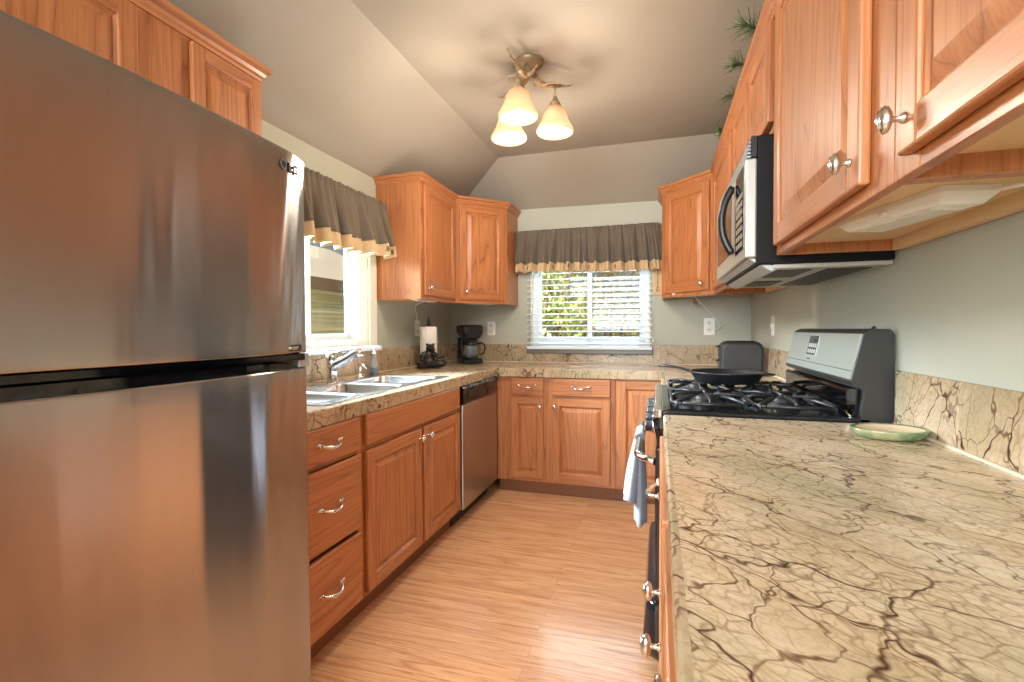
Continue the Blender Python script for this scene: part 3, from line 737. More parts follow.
b = MB(FCM); b.box(.03, .055, -.1355, -.128, .014, .030, .003); b.build('switch', M['charcoal'], t)
t = thing('coffee_carafe', 'glass coffee carafe with black handle on the coffee maker', 'carafe', (cx, cy, CT+.045))
FCA = FCM @ Matrix.Translation((0, -.055, 0))
M['glassware'] = clear_mat('carafe_glass', '#c9ccce', .8)
b = MB(FCA); b.lathe([(.0, .0455), (.050, .0455), (.064, .06), (.067, .09), (.058, .13), (.048, .155), (.050, .165), (.047, .165), (.045, .155), (.055, .13), (.063, .09), (.060, .062), (.0, .05)], n=28, cap=False); b.build('glass_body', M['glassware'], t)
b = MB(FCA); b.lathe([(.052, .148), (.053, .150), (.053, .168), (.05, .17)], n=24, cap=False); b.lathe([(.0, .172), (.048, .172), (.052, .176), (.046, .188), (.0, .19)], n=24, cap=False); b.build('lid', M['black'], t)
ha = R(-25)
hx, hy = math.cos(ha), math.sin(ha)
b = MB(FCA); b.tube([(hx*.052, hy*.052, .162), (hx*.085, hy*.085, .170), (hx*.112, hy*.112, .155), (hx*.116, hy*.116, .12), (hx*.105, hy*.105, .085), (hx*.085, hy*.085, .075), (hx*.066, hy*.066, .085)], [.009, .010, .011, .011, .010, .008, .006], 10, flat=.75); b.build('handle', M['black'], t)

# ------------------------------------------------------------------ range
t = thing('gas_range', 'black and steel gas range between the countertops on the right', 'range', (.32, 2.03, 0))
GY0, GY1 = 1.655, 2.418; GX = -.012
b = MB(); b.box(.02, .645, GY0, GY1, .03, .90, .004); b.box(.06, .60, GY0+.03, GY1-.03, 0, .03); b.build('body', M['charcoal'], t)
b = MB(); b.box(.012, .60, GY0, GY1, .90, .922, .004); b.box(.03, .53, GY0+.02, GY1-.02, .9215, .924, .001, 1); b.build('cooktop', M['enamel'], t)
b = MB(); b.box(GX, .013, GY0, GY1, .895, .9245, .004); b.build('front_trim', M['chrome'], t)
b = MB(); b.prism([(.0, .80), (.02, .80), (.02, .895), (GX, .895), (GX-.004, .885)], 'y', GY0+.003, GY1-.003); cpn = b.build('control_strip', M['blackgloss'], t)
for k in range(5):
    yk = GY0+.09+k*.145
    b = MB(frame((GX-.001, yk, .85), (0, 1, 0), (-1, 0, 0))); b.lathe([(.024, 0), (.024, .004), (.019, .008), (.018, .026), (.014, .030), (.002, .031)], axis='y', n=18); kb = b.build('knob', M['black'], cpn)
    b = MB(frame((GX-.001, yk, .85), (0, 1, 0), (-1, 0, 0))); b.lathe([(.0265, .0), (.0265, .003), (.0245, .005)], axis='y', n=20); b.box(-.003, .003, .028, .034, -.016, .016, .001, 1); b.build('collar', M['chrome'], kb)
b = MB(); b.box(GX+.004, .02, GY0+.006, GY1-.006, .275, .795, .008, 3); od = b.build('oven_door', M['enamel'], t)
b = MB(); b.box(GX+.0025, GX+.0045, GY0+.12, GY1-.12, .37, .66, .001, 1); b.build('window', M['blackgloss'], od)
b = MB()
hp = []
for i in range(33):
    s = i/32; y = GY0+.015+(GY1-GY0-.03)*s; e = min(s, 1-s)*2; bow = 1-(1-min(1, e*4.2))**2.2
    hp.append((GX+.004-.062*bow, y, .745+.005*bow))
b.tube(hp, .0125, 12); b.build('handle', M['chrome'], od)
b = MB(); pr = []
for i in range(25):
    s = i/24; y = GY0+.004+(GY1-GY0-.008)*s; e = min(1, min(s, 1-s)*2*9); o = 1-(1-e)**2.5
    pr.append([(.02, y, .07), (GX+.006-.034*o, y, .075+.02*(1-o)), (GX+.004-.040*o, y, .12), (GX+.004-.030*o, y, .235), (GX+.006-.024*o, y, .262), (.02, y, .268)])
b.rings(pr, True, True, True, True); b.build('storage_drawer', M['enamel'], t)
# backguard
b = MB(); b.prism([(.645, .905), (.655, .93), (.655, 1.17), (.645, 1.185), (.605, 1.187), (.580, 1.175), (.548, 1.03), (.553, 1.018), (.585, 1.010), (.572, .905)], 'y', GY0, GY1); bgd = b.build('backguard', M['charcoal'], t)
def slanted(y0, y1, s0, s1, off, mat, name, parent, th=.002):
    a, c = Vector((.548, 0, 1.03)), Vector((.580, 0, 1.175)); n = Vector((-(c.z-a.z), 0, c.x-a.x)).normalized()
    p, q = a.lerp(c, s0)+n*off, a.lerp(c, s1)+n*off
    b = MB(); b.rings([[(v.x, y, v.z) for v in (p, q, q+n*th, p+n*th)] for y in (y0, y1)], True, True, True, False); return b.build(name, mat, parent)
fc = slanted(GY0+.012, GY1-.012, .04, .97, .0, simple('control_face', '#b4bab8', .28, .6), 'control_face', bgd, .004)
slanted(GY0+.014, GY1-.014, .20, .215, .0036, M['charcoal'], 'seam', bgd, .001)
slanted(2.03, 2.155, .36, .92, .0038, M['silverpl'], 'display_frame', bgd, .001)
slanted(2.04, 2.145, .40, .89, .0045, simple('display_dark', '#2b2a26', .15), 'display', bgd, .001)
for r_ in range(3):
    for c_ in range(4):
        if (r_, c_) in ((2, 2), (2, 3)): continue
        slanted(2.045+c_*.024, 2.045+c_*.024+.017, .44+r_*.15, .44+r_*.15+(.10 if r_ < 2 else .08), .0054, M['silverpl'] if r_ < 2 else M['charcoal'], 'key', bgd, .0008)
slanted(2.095, 2.14, .76, .86, .0054, simple('display_lit', '#3b4a44', .2), 'clock', bgd, .0008)
slanted(2.085, 2.125, .275, .305, .0038, M['charcoal'], 'badge', bgd, .0008)
b = MB(); b.prism([(.560, .924), (.548, .935), (.545, .998), (.552, 1.006), (.575, 1.006), (.575, .924)], 'y', GY0+.03, GY1-.004); b.build('splash_panel', M['blackgloss'], t)
b = MB(); b.prism([(.556, .922), (.546, .930), (.543, .940), (.552, .940), (.562, .930)], 'y', GY0+.03, GY1-.004); b.build('splash_trim', M['chrome'], t)
b = MB(); b.lathe([(.006, 1.185), (.006, 1.192), (.002, 1.195)], (.625, GY0+.06, 0), n=10); b.build('screw', M['black'], t)
b = MB(); b.lathe([(.005, 0), (.005, .004), (.002, .006)], axis='y', n=10); 
b.bm.free()
# burners and grates
for ix, gx in enumerate((.165, .415)):
    for iy, gy in enumerate((1.85, 2.225)):
        b = MB(); b.lathe([(.055, .924), (.055, .930), (.045, .936), (.040, .940), (.040, .948), (.034, .952), (.0, .952)], (gx, gy, 0), n=24, cap=False); b.build('burner', M['iron'], t)
        b = MB(); hx, hy, zg = .118, .178, .956
        bar = .0065
        loop = [(gx-hx+.03, gy-hy), (gx+hx-.03, gy-hy), (gx+hx, gy-hy+.03), (gx+hx, gy+hy-.03), (gx+hx-.03, gy+hy), (gx-hx+.03, gy+hy), (gx-hx, gy+hy-.03), (gx-hx, gy-hy+.03)]
        for k in range(8):
            p, q = loop[k], loop[(k+1) % 8]; b.tube([(p[0], p[1], zg-.012), (q[0], q[1], zg-.012)], bar, 8)
        for a in range(4):
            sx, sy = ((1, 0), (-1, 0), (0, 1), (0, -1))[a]; ex, ey = (hx, hy)
            b.tube([(gx+sx*ex, gy+sy*ey, zg-.012), (gx+sx*ex*.85, gy+sy*ey*.85, zg), (gx+sx*.025, gy+sy*.025, zg)], [bar, bar, bar*.8], 8)
        for sx in (-1, 1):
            for sy in (-1, 1):
                b.tube([(gx+sx*(hx-.012), gy+sy*(hy-.012), .925), (gx+sx*(hx-.014), gy+sy*(hy-.014), zg-.008), (gx+sx*(hx-.05), gy+sy*(hy-.07), zg), (gx+sx*.045, gy+sy*.06, zg)], [bar*1.1, bar, bar, bar*.8], 8)
        b.build('grate', M['iron'], t)

# skillet on the far grates
cx, cy, zb = .275, 2.20, .9635
t = thing('frying_pan', 'black cast iron frying pan resting on the back of the range', 'frying pan', (cx, cy, zb))
b = MB(); b.lathe([(.0, 0), (.112, 0), (.120, .003), (.142, .040), (.147, .046), (.143, .047), (.137, .042), (.116, .007), (.0, .006)], (cx, cy, zb), n=44, cap=False); b.build('pan_body', M['iron'], t)
dv = Vector((-.285, .15, 0)).normalized()
hp = [Vector((cx, cy, zb+.036))+dv*.140, Vector((cx, cy, zb+.040))+dv*.165, Vector((cx, cy, zb+.050))+dv*.21, Vector((cx, cy, zb+.056))+dv*.27, Vector((cx, cy, zb+.053))+dv*.305]
b = MB(); b.tube(hp, [.013, .011, .010, .013, .009], 12, flat=.55); b.build('handle', M['iron'], t)
b = MB(); b.tube([Vector((cx, cy, zb+.040))-dv*.138, Vector((cx, cy, zb+.042))-dv*.16, Vector((cx, cy, zb+.042))-dv*.185], [.028, .026, .014], 12, flat=.25); b.build('helper_handle', M['iron'], t)

# dish towel over the oven handle
k = Mat('towel_terry'); k.set(Base__Color=L('#7f7e86'), Roughness=.95); k.bump(k.noise(k.obj(), 300, 2), .5, .003); k.b.inputs['Sheen Weight'].default_value = .3; M['towel'] = k.m
t = thing('dish_towel', 'blue-grey dish towel hanging from the oven door handle', 'towel', (-.07, 2.1, .75))
def towel_lobe(xb, zb, y0, y1, wx, seed):
    """a bunched half of the towel, falling from the handle to (xb, zb)"""
    hx_, hz_ = GX+.004-.062, .752; rs = []; N = 40
    for i in range(15):
        s = i/14; z_ = hz_+.012-(hz_+.012-zb)*s; cx_ = hx_+(xb-hx_)*(s**.8); wd = .016+(wx-.016)*min(1, s*1.5)
        yc_ = (y0+y1)/2; hy_ = (y1-y0)/2*(.80+.20*s); ring = []
        for k_ in range(N):
            a = 2*PI*k_/N; rp = 1+.16*min(1, s*2)*math.sin(5*a+seed)+.09*math.sin(9*a+2*seed)*s
            ring.append((cx_+wd*math.cos(a)*rp, yc_+hy_*math.sin(a), z_+.006*math.sin(3*a+seed)*s))
        rs.append(ring)
    b = MB(); b.rings(rs, True, True, True, True); return b.build('towel_half', M['towel'], t)
towel_lobe(-.108, .487, 1.98, 2.16, .030, 1); towel_lobe(-.066, .392, 1.99, 2.17, .025, 4)
b = MB(); hx_ = GX+.004-.062
b.rings([[(hx_-.020*math.cos(a)*q, y_, .750+.019*math.sin(a)*q) for a in [PI*1.15*k_/12-.24 for k_ in range(13)]] + [(hx_-.0135*math.cos(a)*q, y_, .750+.0135*math.sin(a)*q) for a in [PI*1.15*k_/12-.24 for k_ in range(13)]][::-1] for y_, q in ((1.985, 1.0), (2.03, 1.06), (2.08, 1.0), (2.13, 1.05), (2.165, 1.0))], True, True, True, True); b.build('fold', M['towel'], t)

# ------------------------------------------------------------------ microwave
MX = .258; MY0, MY1 = 1.66, 2.422; MZ0, MZ1 = 1.410, 1.786
t = thing('microwave', 'stainless over-the-range microwave with a curved black handle', 'microwave', (.45, 2.04, MZ0))
b = MB(); b.box(.292, .655, MY0, MY1, MZ0-.022, MZ1, .004); b.build('body', simple('mw_black', '#0e0b09', .6, 0, **{'Specular__IOR__Level': .25}), t)
b = MB(); b.prism([(.272, MZ0-.001), (.302, MZ0-.001), (.356, MZ0-.036), (.338, MZ0-.042)], 'y', MY0+.02, MY1-.01); b.build('hood_lip', M['silverpl'], t)
b = MB(); b.box(.34, .655, MY0+.01, MY1-.01, MZ0-.036, MZ0-.0225, .003); hb = b.build('underside', simple('mw_under', '#b8b2a6', .45, .2), t)
b = MB()
for (x0, x1, y0, y1) in ((.36, .46, 1.72, 1.95), (.36, .46, 2.10, 2.33), (.50, .62, 1.72, 2.33)): b.box(x0, x1, y0, y1, MZ0-.0385, MZ0-.0355, .001, 1)
b.build('filter', M['charcoal'], hb)
b = MB(); b.box(MX, .292, MY0, MY1, MZ0, 1.718, .006, 3); dr = b.build('door', simple('mw_front', '#b3aea5', .38, .45), t)
b = MB()
for k_ in range(5): b.box(MX+.004+k_*.002, .292, MY0+.01, MY1, 1.722+k_*.011, 1.729+k_*.011, .001, 1)
b.build('vent_grille', simple('mw_vent', '#aab2ba', .3, .6), t)
b = MB(); b.box(MX+.016, .292, MY0, MY1, 1.720, MZ1, .002, 1); b.build('vent_housing', M['black'], t)
b = MB(); b.box(MX-.0015, MX+.0005, 1.95, 2.375, 1.465, 1.68, .0005, 1); b.build('window', simple('mw_window', '#4a423c', .12), dr)
b = MB(); b.box(MX-.0015, MX+.0005, MY0+.03, 1.85, 1.44, 1.705, .0005, 1); pn = b.build('control_panel', M['blackgloss'], dr)
b = MB()
for r_ in range(7):
    for c_ in range(3): b.box(MX-.0022, MX-.001, MY0+.045+c_*.045, MY0+.08+c_*.045, 1.455+r_*.026, 1.472+r_*.026, .0003, 1)
b.build('key', simple('mw_keys', '#8f8878', .5), dr)
b = MB(); hp = []; rr = []
for i in range(25):
    s = i/24*2-1; hp.append((MX-.004-.036*(1-abs(s)**2.2), 1.895, 1.575+.118*s)); rr.append(.012)
b.tube(hp, rr, 12, flat=1.1); b.build('handle', M['black'], dr)

# ------------------------------------------------------------------ toaster, plate, outlets, cords
t = thing('toaster', 'dark two-slot toaster beside the range in the far right corner', 'toaster', (.50, 3.36, CT))
b = MB()
def trect(y, sx, z0, z1, r): 
    o = []
    for cx_, cz, a0 in ((.50+sx-r, z1-r, 0), (.50-sx+r, z1-r, 90), (.50-sx+.012, z0+.012, 180), (.50+sx-.012, z0+.012, 270)):
        rr_ = r if a0 < 180 else .012
        for k_ in range(7): a = R(a0+90*k_/6); o.append((cx_+rr_*math.cos(a), y, cz+rr_*math.sin(a)))
    return o
b.rings([trect(3.27, .105, .93, 1.085, .04), trect(3.275, .118, .918, 1.102, .05), trect(3.29, .122, .916, 1.108, .05), trect(3.43, .122, .916, 1.108, .05), trect(3.445, .118, .918, 1.102, .05), trect(3.45, .105, .93, 1.085, .04)], True, True, True, True); b.build('shell', simple('toaster_shell', '#2c2a27', .45), t)
b = MB(); b.box(.42, .58, 3.315, 3.34, 1.1075, 1.1105, .001, 1); b.box(.42, .58, 3.375, 3.40, 1.1075, 1.1105, .001, 1); b.build('slot', M['blackgloss'], t)
for z_ in (1.075, .985):
    b = MB(); b.box(.355, .380, 3.34, 3.37, z_-.006, z_+.006, .004); b.build('lever', M['black'], t)
for sx in (-1, 1):
    b = MB(); b.box(.50+sx*.09-.012, .50+sx*.09+.012, 3.29, 3.43, CT, .918, .002, 1); b.build('foot', M['black'], t)
# oval leaf dish
k = Mat('glazed_green'); v = k.obj(); f = k.noise(v, 22, 3); k.l(k.ramp(f, [(.35, L('#4f6a46')), (.55, L('#7b8c64')), (.75, L('#b9ad86'))]), k.b.inputs['Base Color']); k.set(Roughness=.12)
t = thing('oval_dish', 'green-rimmed oval ceramic dish on the near countertop by the backsplash', 'dish', (.565, 1.455, CT))
FD = Matrix.Translation((.565, 1.45, CT)) @ Matrix.Rotation(R(12), 4, 'Z')
b = MB(FD); b.lathe([(.0, .001), (.070, .001), (.080, .005), (.088, .014), (.092, .021), (.0925, .024), (.089, .0255), (.080, .0225)], n=44, cap=False, sx=.95, sy=.72); b.build('bowl', k.m, t)
b = MB(FD); b.lathe([(.0805, .0227), (.06, .017), (.0, .015)], n=44, cap=False, sx=.95, sy=.72); b.build('glaze', simple('glaze_cream', '#d9c3a2', .12), t)
def outlet(F, label, kind='outlet', w=.072, h=.118):
    t = tag(bpy.data.objects.new('wall_outlet' if kind == 'outlet' else 'light_switch', None), label, 'outlet' if kind == 'outlet' else 'switch'); C.objects.link(t); t.location = F.to_translation()
    b = MB(F); b.box(-w/2, w/2, .0005, .006, -h/2, h/2, .003); b.build('plate', M['white'], t)
    b = MB(F)
    if kind == 'outlet':
        for s in (-1, 1): b.box(-.014, .014, .0055, .0085, s*.026-.014, s*.026+.014, .003)
        b.build('socket', simple('socket_cream', '#d8d2c4', .5), t)
        b = MB(F)
        for s in (-1, 1):
            for q in (-1, 1): b.box(q*.006-.001, q*.006+.001, .0083, .0090, s*.026-.003, s*.026+.006)
        b.build('slots', M['charcoal'], t)
    else:
        b.box(-.005, .005, .0055, .016, -.010, .012, .002); b.build('toggle', M['white'], t)
    return t
outlet(frame((-1.38, YB, 1.196), (1, 0, 0), (0, -1, 0)), 'white wall outlet right of the coffee maker')
outlet(frame((.37, YB, 1.204), (1, 0, 0), (0, -1, 0)), 'white wall outlet with a cord plugged in left of the far right corner', w=.078, h=.13)
outlet(frame((XL, 3.33, 1.20), (0, 1, 0), (1, 0, 0)), 'white wall outlet behind the paper towel roll')
outlet(frame((XR, 3.22, 1.204), (0, 1, 0), (-1, 0, 0)), 'white light switch on the right wall behind the toaster', 'switch', w=.072, h=.12)
def undercab(label, M_, L_, wdt, cord):
    t = tag(bpy.data.objects.new('under_cabinet_light', None), label, 'light'); C.objects.link(t); t.location = M_.to_translation()
    b = MB(M_); b.rings([[(-L_/2, -wdt/2, 0), (L_/2, -wdt/2, 0), (L_/2, wdt/2, 0), (-L_/2, wdt/2, 0)], [(-L_/2, -wdt/2, -.010), (L_/2, -wdt/2, -.010), (L_/2, wdt/2, -.010), (-L_/2, wdt/2, -.010)], [(-L_/2+.02, -wdt/2+.012, -.028), (L_/2-.02, -wdt/2+.012, -.028), (L_/2-.02, wdt/2-.012, -.028), (-L_/2+.02, wdt/2-.012, -.028)]], True, True, True, False); b.build('housing', M['white'], t)
    b = MB(M_); b.box(-L_/2+.05, L_/2-.05, -wdt/2+.02, wdt/2-.02, -.031, -.0275, .001, 1); b.build('lens', simple('lens', '#ddd7c8', .3), t)
    b = MB(M_); b.box(-.012, .006, wdt/2-.004, wdt/2+.006, -.022, -.014, .002); b.build('switch', M['white'], t)
    if cord:
        pts = [Vector(p) for p in cord]; sm = []
        for i in range(len(pts)-1):
            p0, p1, p2, p3 = pts[max(i-1, 0)], pts[i], pts[i+1], pts[min(i+2, len(pts)-1)]
            for s in range(8):
                q = s/8; sm.append(.5*((2*p1)+(-p0+p2)*q+(2*p0-5*p1+4*p2-p3)*q*q+(-p0+3*p1-3*p2+p3)*q**3))
        sm.append(pts[-1]); b = MB(); b.tube(sm, .0042, 6); b.build('cord', M['white'], t)
    return t
undercab('white light bar under the wall cabinet nearest the microwave', Matrix.Translation((.485, 1.18, RZ0+.0295)) @ Matrix.Rotation(R(104), 4, 'Z'), .29, .10, [(.545, 1.02, RZ0+.015), (.60, .95, RZ0+.012), (.635, .86, RZ0+.004), (.64, .70, RZ0+.002)])
undercab('white light bar under the diagonal corner cabinet on the right', Matrix.Translation((.235, 3.50, RZ0+.0295)) @ Matrix.Rotation(R(-30), 4, 'Z'), .30, .07, [(.24, 3.56, RZ0), (.33, 3.80, 1.34), (.44, 3.89, 1.22), (.41, 3.92, 1.18), (.372, 3.935, 1.205)])
undercab('white light bar under the left wall cabinet beside the sink window', Matrix.Translation((-1.57, 3.06, UZ0+.0295)) @ Matrix.Rotation(R(90), 4, 'Z'), .32, .07, [(-1.62, 3.20, UZ0+.01), (-1.755, 3.28, 1.37), (-1.764, 3.31, 1.30), (-1.762, 3.33, 1.23)])
undercab('white light bar under the corner cabinet above the coffee maker', Matrix.Translation((-1.36, 3.56, UZ0+.0295)) @ Matrix.Rotation(R(45), 4, 'Z'), .30, .07, None)

# ------------------------------------------------------------------ window dressings
def cloth_mat(name, col, col2):
    k = Mat(name); p = k.obj(); k.l(k.mix(k.ramp(k.noise(p, 240, 2), [(.35, 0.0), (.7, .6)]), L(col), L(col2)), k.b.inputs['Base Color']); k.set(Roughness=.9)
    k.b.inputs['Sheen Weight'].default_value = .15; k.bump(k.noise(p, 500, 2), .25, .001); return k.m
M['valance'] = cloth_mat('valance_taupe', '#6f6353', '#5b5042')
M['border'] = cloth_mat('valance_border', '#cdb086', '#bf9f74')
M['motif'] = simple('motif_print', '#4a3324', .9)
def valance(label, o, u, n, W, ztop, zbot, seed, nf, motifs):
    """o: wall point at start; u: along; n: into the room"""
    o, u, n = Vector(o), Vector(u), Vector(n); rnd = random.Random(seed)
    ph = [rnd.uniform(0, 6) for _ in range(4)]
    t = thing('window_valance', label, 'valance', o+u*(W/2)+Vector((0, 0, ztop)), None)
    zr_ = ztop-.022
    def fn(a, v):
        H_ = ztop-zbot; zz = ztop-v*H_
        w_ = a*nf*2*PI; fold = .8*math.sin(w_+1.9*math.sin(a*9+ph[0])+ph[1])+.5*math.sin(1.73*w_+ph[2]+1.2*math.sin(a*13))+.25*math.sin(3.1*w_+ph[0])
        fine = .006*math.sin(w_*3.1+ph[3])
        amp = .006+.031*min(1, max(0, v-.06)/.75)
        flare = .050*max(0, v-.1)
        if v < .06: fine *= 1.3
        dd = .078+amp*fold+flare+fine*(1-v*.6)
        spread = (a-.5)*.06*v*W
        zz += .010*math.sin(a*5+ph[2])*v + .006*fold*v
        e = min(a, 1-a)
        if e < .012: dd = dd*.35+.02
        return o+u*(a*W+spread)+n*dd+Vector((0, 0, zz))
    vb = .80
    b = MB(); b.grid(lambda a, v: fn(a, v*vb), 260, 16); b.build('cloth', M['valance'], t, solid=.003)
    b = MB(); b.grid(lambda a, v: fn(a, vb+v*(1-vb)), 260, 6); bo = b.build('border', M['border'], t, solid=.003)
    for am in motifs:
        p = fn(am, vb+(1-vb)*.5); d = (fn(am+.004, vb+.5*(1-vb))-fn(am-.004, vb+.5*(1-vb))).normalized(); nn = Vector((d.y, -d.x, 0))
        if nn.dot(n) < 0: nn = -nn
        b = MB(frame(p+nn*.0035, d, nn)); s = .018
        # little pine tree print: trunk with drooping boughs
        b.box(-.0015, .0015, 0, .0006, -s, s)
        for k_ in range(3):
            for sg in (-1, 1): b.prism([(0, s-.010*k_), (sg*(.010+.003*k_), s-.008-.010*k_), (sg*(.008+.003*k_), s-.011-.010*k_), (0, s-.005-.010*k_)], 'y', 0, .0006)
        b.build('motif', M['motif'], bo)
    b = MB(); r0 = o+n*.052+Vector((0, 0, zr_)); b.tube([o+n*.004+u*.01+Vector((0, 0, zr_)), r0+u*.01, r0+u*(W-.01), o+n*.004+u*(W-.01)+Vector((0, 0, zr_))], .006, 8); b.build('curtain_rod', M['charcoal'], t)
    return t
valance('taupe ruffled valance with tan border over the sink window', (XL, 1.66, 0), (0, 1, 0), (1, 0, 0), 1.12, 2.005, 1.645, 3, 10, (.66, .77, .865, .965))
valance('taupe ruffled valance with tan border over the blinds', (-1.135, YB, 0), (1, 0, 0), (0, -1, 0), 1.15, 2.0, 1.645, 9, 15, (.12, .29, .40, .53, .70, .90))
# venetian blind
t = thing('window_blind', 'white horizontal slat blind on the far window, tilted open', 'blind', (-.545, YB-.03, 1.04))
bx0, bx1, byc = -1.045, -.048, YB-.036
M['slat'] = simple('blind_slat', '#e9ecee', .45)
b = MB(); b.box(bx0, bx1, byc-.028, byc+.028, 1.90, 1.94, .003); b.build('headrail', M['slat'], t)
b = MB(); zc = 1.075; n = 0
while zc < 1.89:
    q = R(6); dx, dz = .024*math.cos(q), .024*math.sin(q)
    b.rings([[(x, byc-dx, zc-dz), (x, byc-.008, zc-dz*.33+.002), (x, byc+.008, zc+dz*.33+.002), (x, byc+dx, zc+dz), (x, byc+dx, zc+dz-.0025), (x, byc+.008, zc+dz*.33-.0005), (x, byc-.008, zc-dz*.33-.0005), (x, byc-dx, zc-dz-.0025)] for x in (bx0, bx1)], True, True, True, False)
    zc += .0475
b.build('slats', M['slat'], t)
b = MB(); b.box(bx0-.004, bx1+.004, byc-.027, byc+.027, 1.024, 1.046, .004); b.build('bottom_rail', M['slat'], t)
b = MB()
for x in (bx0+.09, bx0+.50, bx1-.09):
    for dy in (-.026, .026): b.tube([(x, byc+dy, 1.046), (x, byc+dy, 1.90)], .0011, 5)
b.build('ladder_cord', M['slat'], t)
b = MB(); b.tube([(bx1+.006, byc-.036, 1.89), (bx1+.012, byc-.036, 1.12)], .0015, 5); b.lathe([(.002, 1.12), (.006, 1.11), (.006, 1.09), (.002, 1.085)], (bx1+.012, byc-.036, 0), n=8); b.build('pull_cord', M['slat'], t)
# wooden wall plaque
t = thing('wall_plaque', 'small tan wooden plaque with a carved loop right of the blinds', 'plaque', (-.005, YB, 1.58))
FP = frame((-.005, YB, 1.58), (1, 0, 0), (0, -1, 0))
b = MB(FP); b.box(-.036, .036, .001, .013, -.13, .16, .004); b.build('board', simple('plaque_wood', '#d0ad7c', .55), t)
b = MB(FP); b.tube([(.010*math.cos(a), .0135, -.085+.016*math.sin(a)) for a in [2*PI*k_/20+.35 for k_ in range(20)]], .004, 8); b.box(-.005, .005, .012, .017, -.066, .12, .002); b.build('carving', simple('plaque_inlay', '#a67c48', .5), t)

# ------------------------------------------------------------------ pine garland over the right cabinets
def needle_mat():
    k = Mat('pine_needles'); k.l(k.ramp(k.noise(k.obj(), 30, 2), [(.3, L('#2f3f22')), (.7, L('#596b3a'))]), k.b.inputs['Base Color']); k.set(Roughness=.7); return k.m
M['pine'] = needle_mat()
t = thing('pine_garland', 'green pine garland lying on top of the right wall cabinets', 'garland', (.40, 2.3, RZ1+.06))
gp = [(.44+.03*math.sin(y*5), y, 2.165+.012*math.sin(y*9)) for y in [1.2+.1*i for i in range(20)]]
b = MB(); b.tube(gp, .008, 6); b.build('vine', simple('vine_brown', '#5a4430', .9), t)
def sprig(base, d, ln):
    rnd = random.Random(int(base[1]*1000)); b = MB(); base = Vector(base); d = Vector(d).normalized()
    b.tube([base, base+d*ln*.5, base+d*ln], [.0035, .003, .0015], 5)
    for k_ in range(90):
        s = rnd.uniform(.15, 1); p = base+d*ln*s
        q = Vector((rnd.gauss(0, 1), rnd.gauss(0, 1), rnd.gauss(0, 1))).normalized(); q = (q*.75+d*.8).normalized()
        b.tube([p, p+q*rnd.uniform(.035, .065)], [.0017, .0006], 4)
    return b.build('sprig', M['pine'], t)
for (y, z_, ln) in ((1.42, 2.20, .10), (1.62, 2.215, .10), (1.86, 2.205, .10), (2.12, 2.21, .09), (2.36, 2.2, .08), (2.75, 2.2, .07)):
    sprig((.40, y, z_-.01), (-1, -.1, .32), ln+.03)

# ------------------------------------------------------------------ ceiling light
LX, LY = -.61, 2.32
t = thing('ceiling_light', 'antler style ceiling light with three lit bell shades', 'ceiling light', (LX, LY, ZC))
k = Mat('antler'); v = k.obj(); k.l(k.ramp(k.noise(v, 30, 4), [(.3, L('#6b5338')), (.6, L('#a98c66')), (.8, L('#cdb48e'))]), k.b.inputs['Base Color']); k.set(Roughness=.55); M['antler'] = k.m
b = MB(); b.lathe([(.072, 0), (.072, -.008), (.066, -.018), (.050, -.032), (.030, -.040), (.0, -.042)], (LX, LY, ZC), n=30, cap=False); b.build('canopy', simple('canopy_bronze', '#8a7152', .4, .3), t)
shades = [Vector((-.633, 2.20, 0)), Vector((-.503, 2.425, 0)), Vector((-.752, 2.44, 0))]
zsh = 2.18
def bez(a, b_, c, n=12): return [a*(1-s)**2+b_*2*s*(1-s)+c*s*s for s in [i/n for i in range(n+1)]]
c0 = Vector((LX, LY, ZC-.04))
b = MB()
for i, sh in enumerate(shades):
    d = (sh-Vector((LX, LY, 0))); d.z = 0; dn = d.normalized()
    end = Vector((sh.x, sh.y, 2.425)) + dn*.03
    path = bez(c0+dn*.01+Vector((0, 0, .02)), c0+dn*.02+Vector((0, 0, -.085)), end+Vector((0, 0, -.0)))
    b.tube(path, [.021-.013*s/12*.9 for s in range(13)], 9)
    side = Vector((-dn.y, dn.x, 0))
    b.tube(bez(path[5], path[5]+side*.03+Vector((0, 0, -.005)), path[5]+side*.075+dn*.03+Vector((0, 0, .012)), 8), [.013-.0012*s for s in range(9)], 8)
    b.tube(bez(path[8], path[8]-side*.025, path[8]-side*.06+dn*.03+Vector((0, 0, -.01)), 8), [.009-.0009*s for s in range(9)], 8)
    b.tube(bez(end, end+dn*.04+Vector((0, 0, .0)), end+dn*.075+Vector((0, 0, .022)), 6), [.008-.001*s for s in range(7)], 8)
b.build('antlers', M['antler'], t)
k = Mat('frosted_shade'); tr = k.n('ShaderNodeBsdfTranslucent'); tr.inputs[0].default_value = L('#c4ab97'); mx = k.n('ShaderNodeMixShader'); mx.inputs[0].default_value = .55
k.set(Base__Color=L('#c9b090'), Roughness=.4); k.b.inputs['Emission Color'].default_value = L('#ffd9ae'); k.b.inputs['Emission Strength'].default_value = .05
k.l(k.b.outputs[0], mx.inputs[1]); k.l(tr.outputs[0], mx.inputs[2]); k.l(mx.outputs[0], k.out.inputs['Surface']); M['shade'] = k.m
k = Mat('lit_bulb'); k.set(Base__Color=(1, 1, 1, 1)); k.b.inputs['Emission Color'].default_value = (1.0, .84, .66, 1); k.b.inputs['Emission Strength'].default_value = 7.0; M['bulb'] = k.m
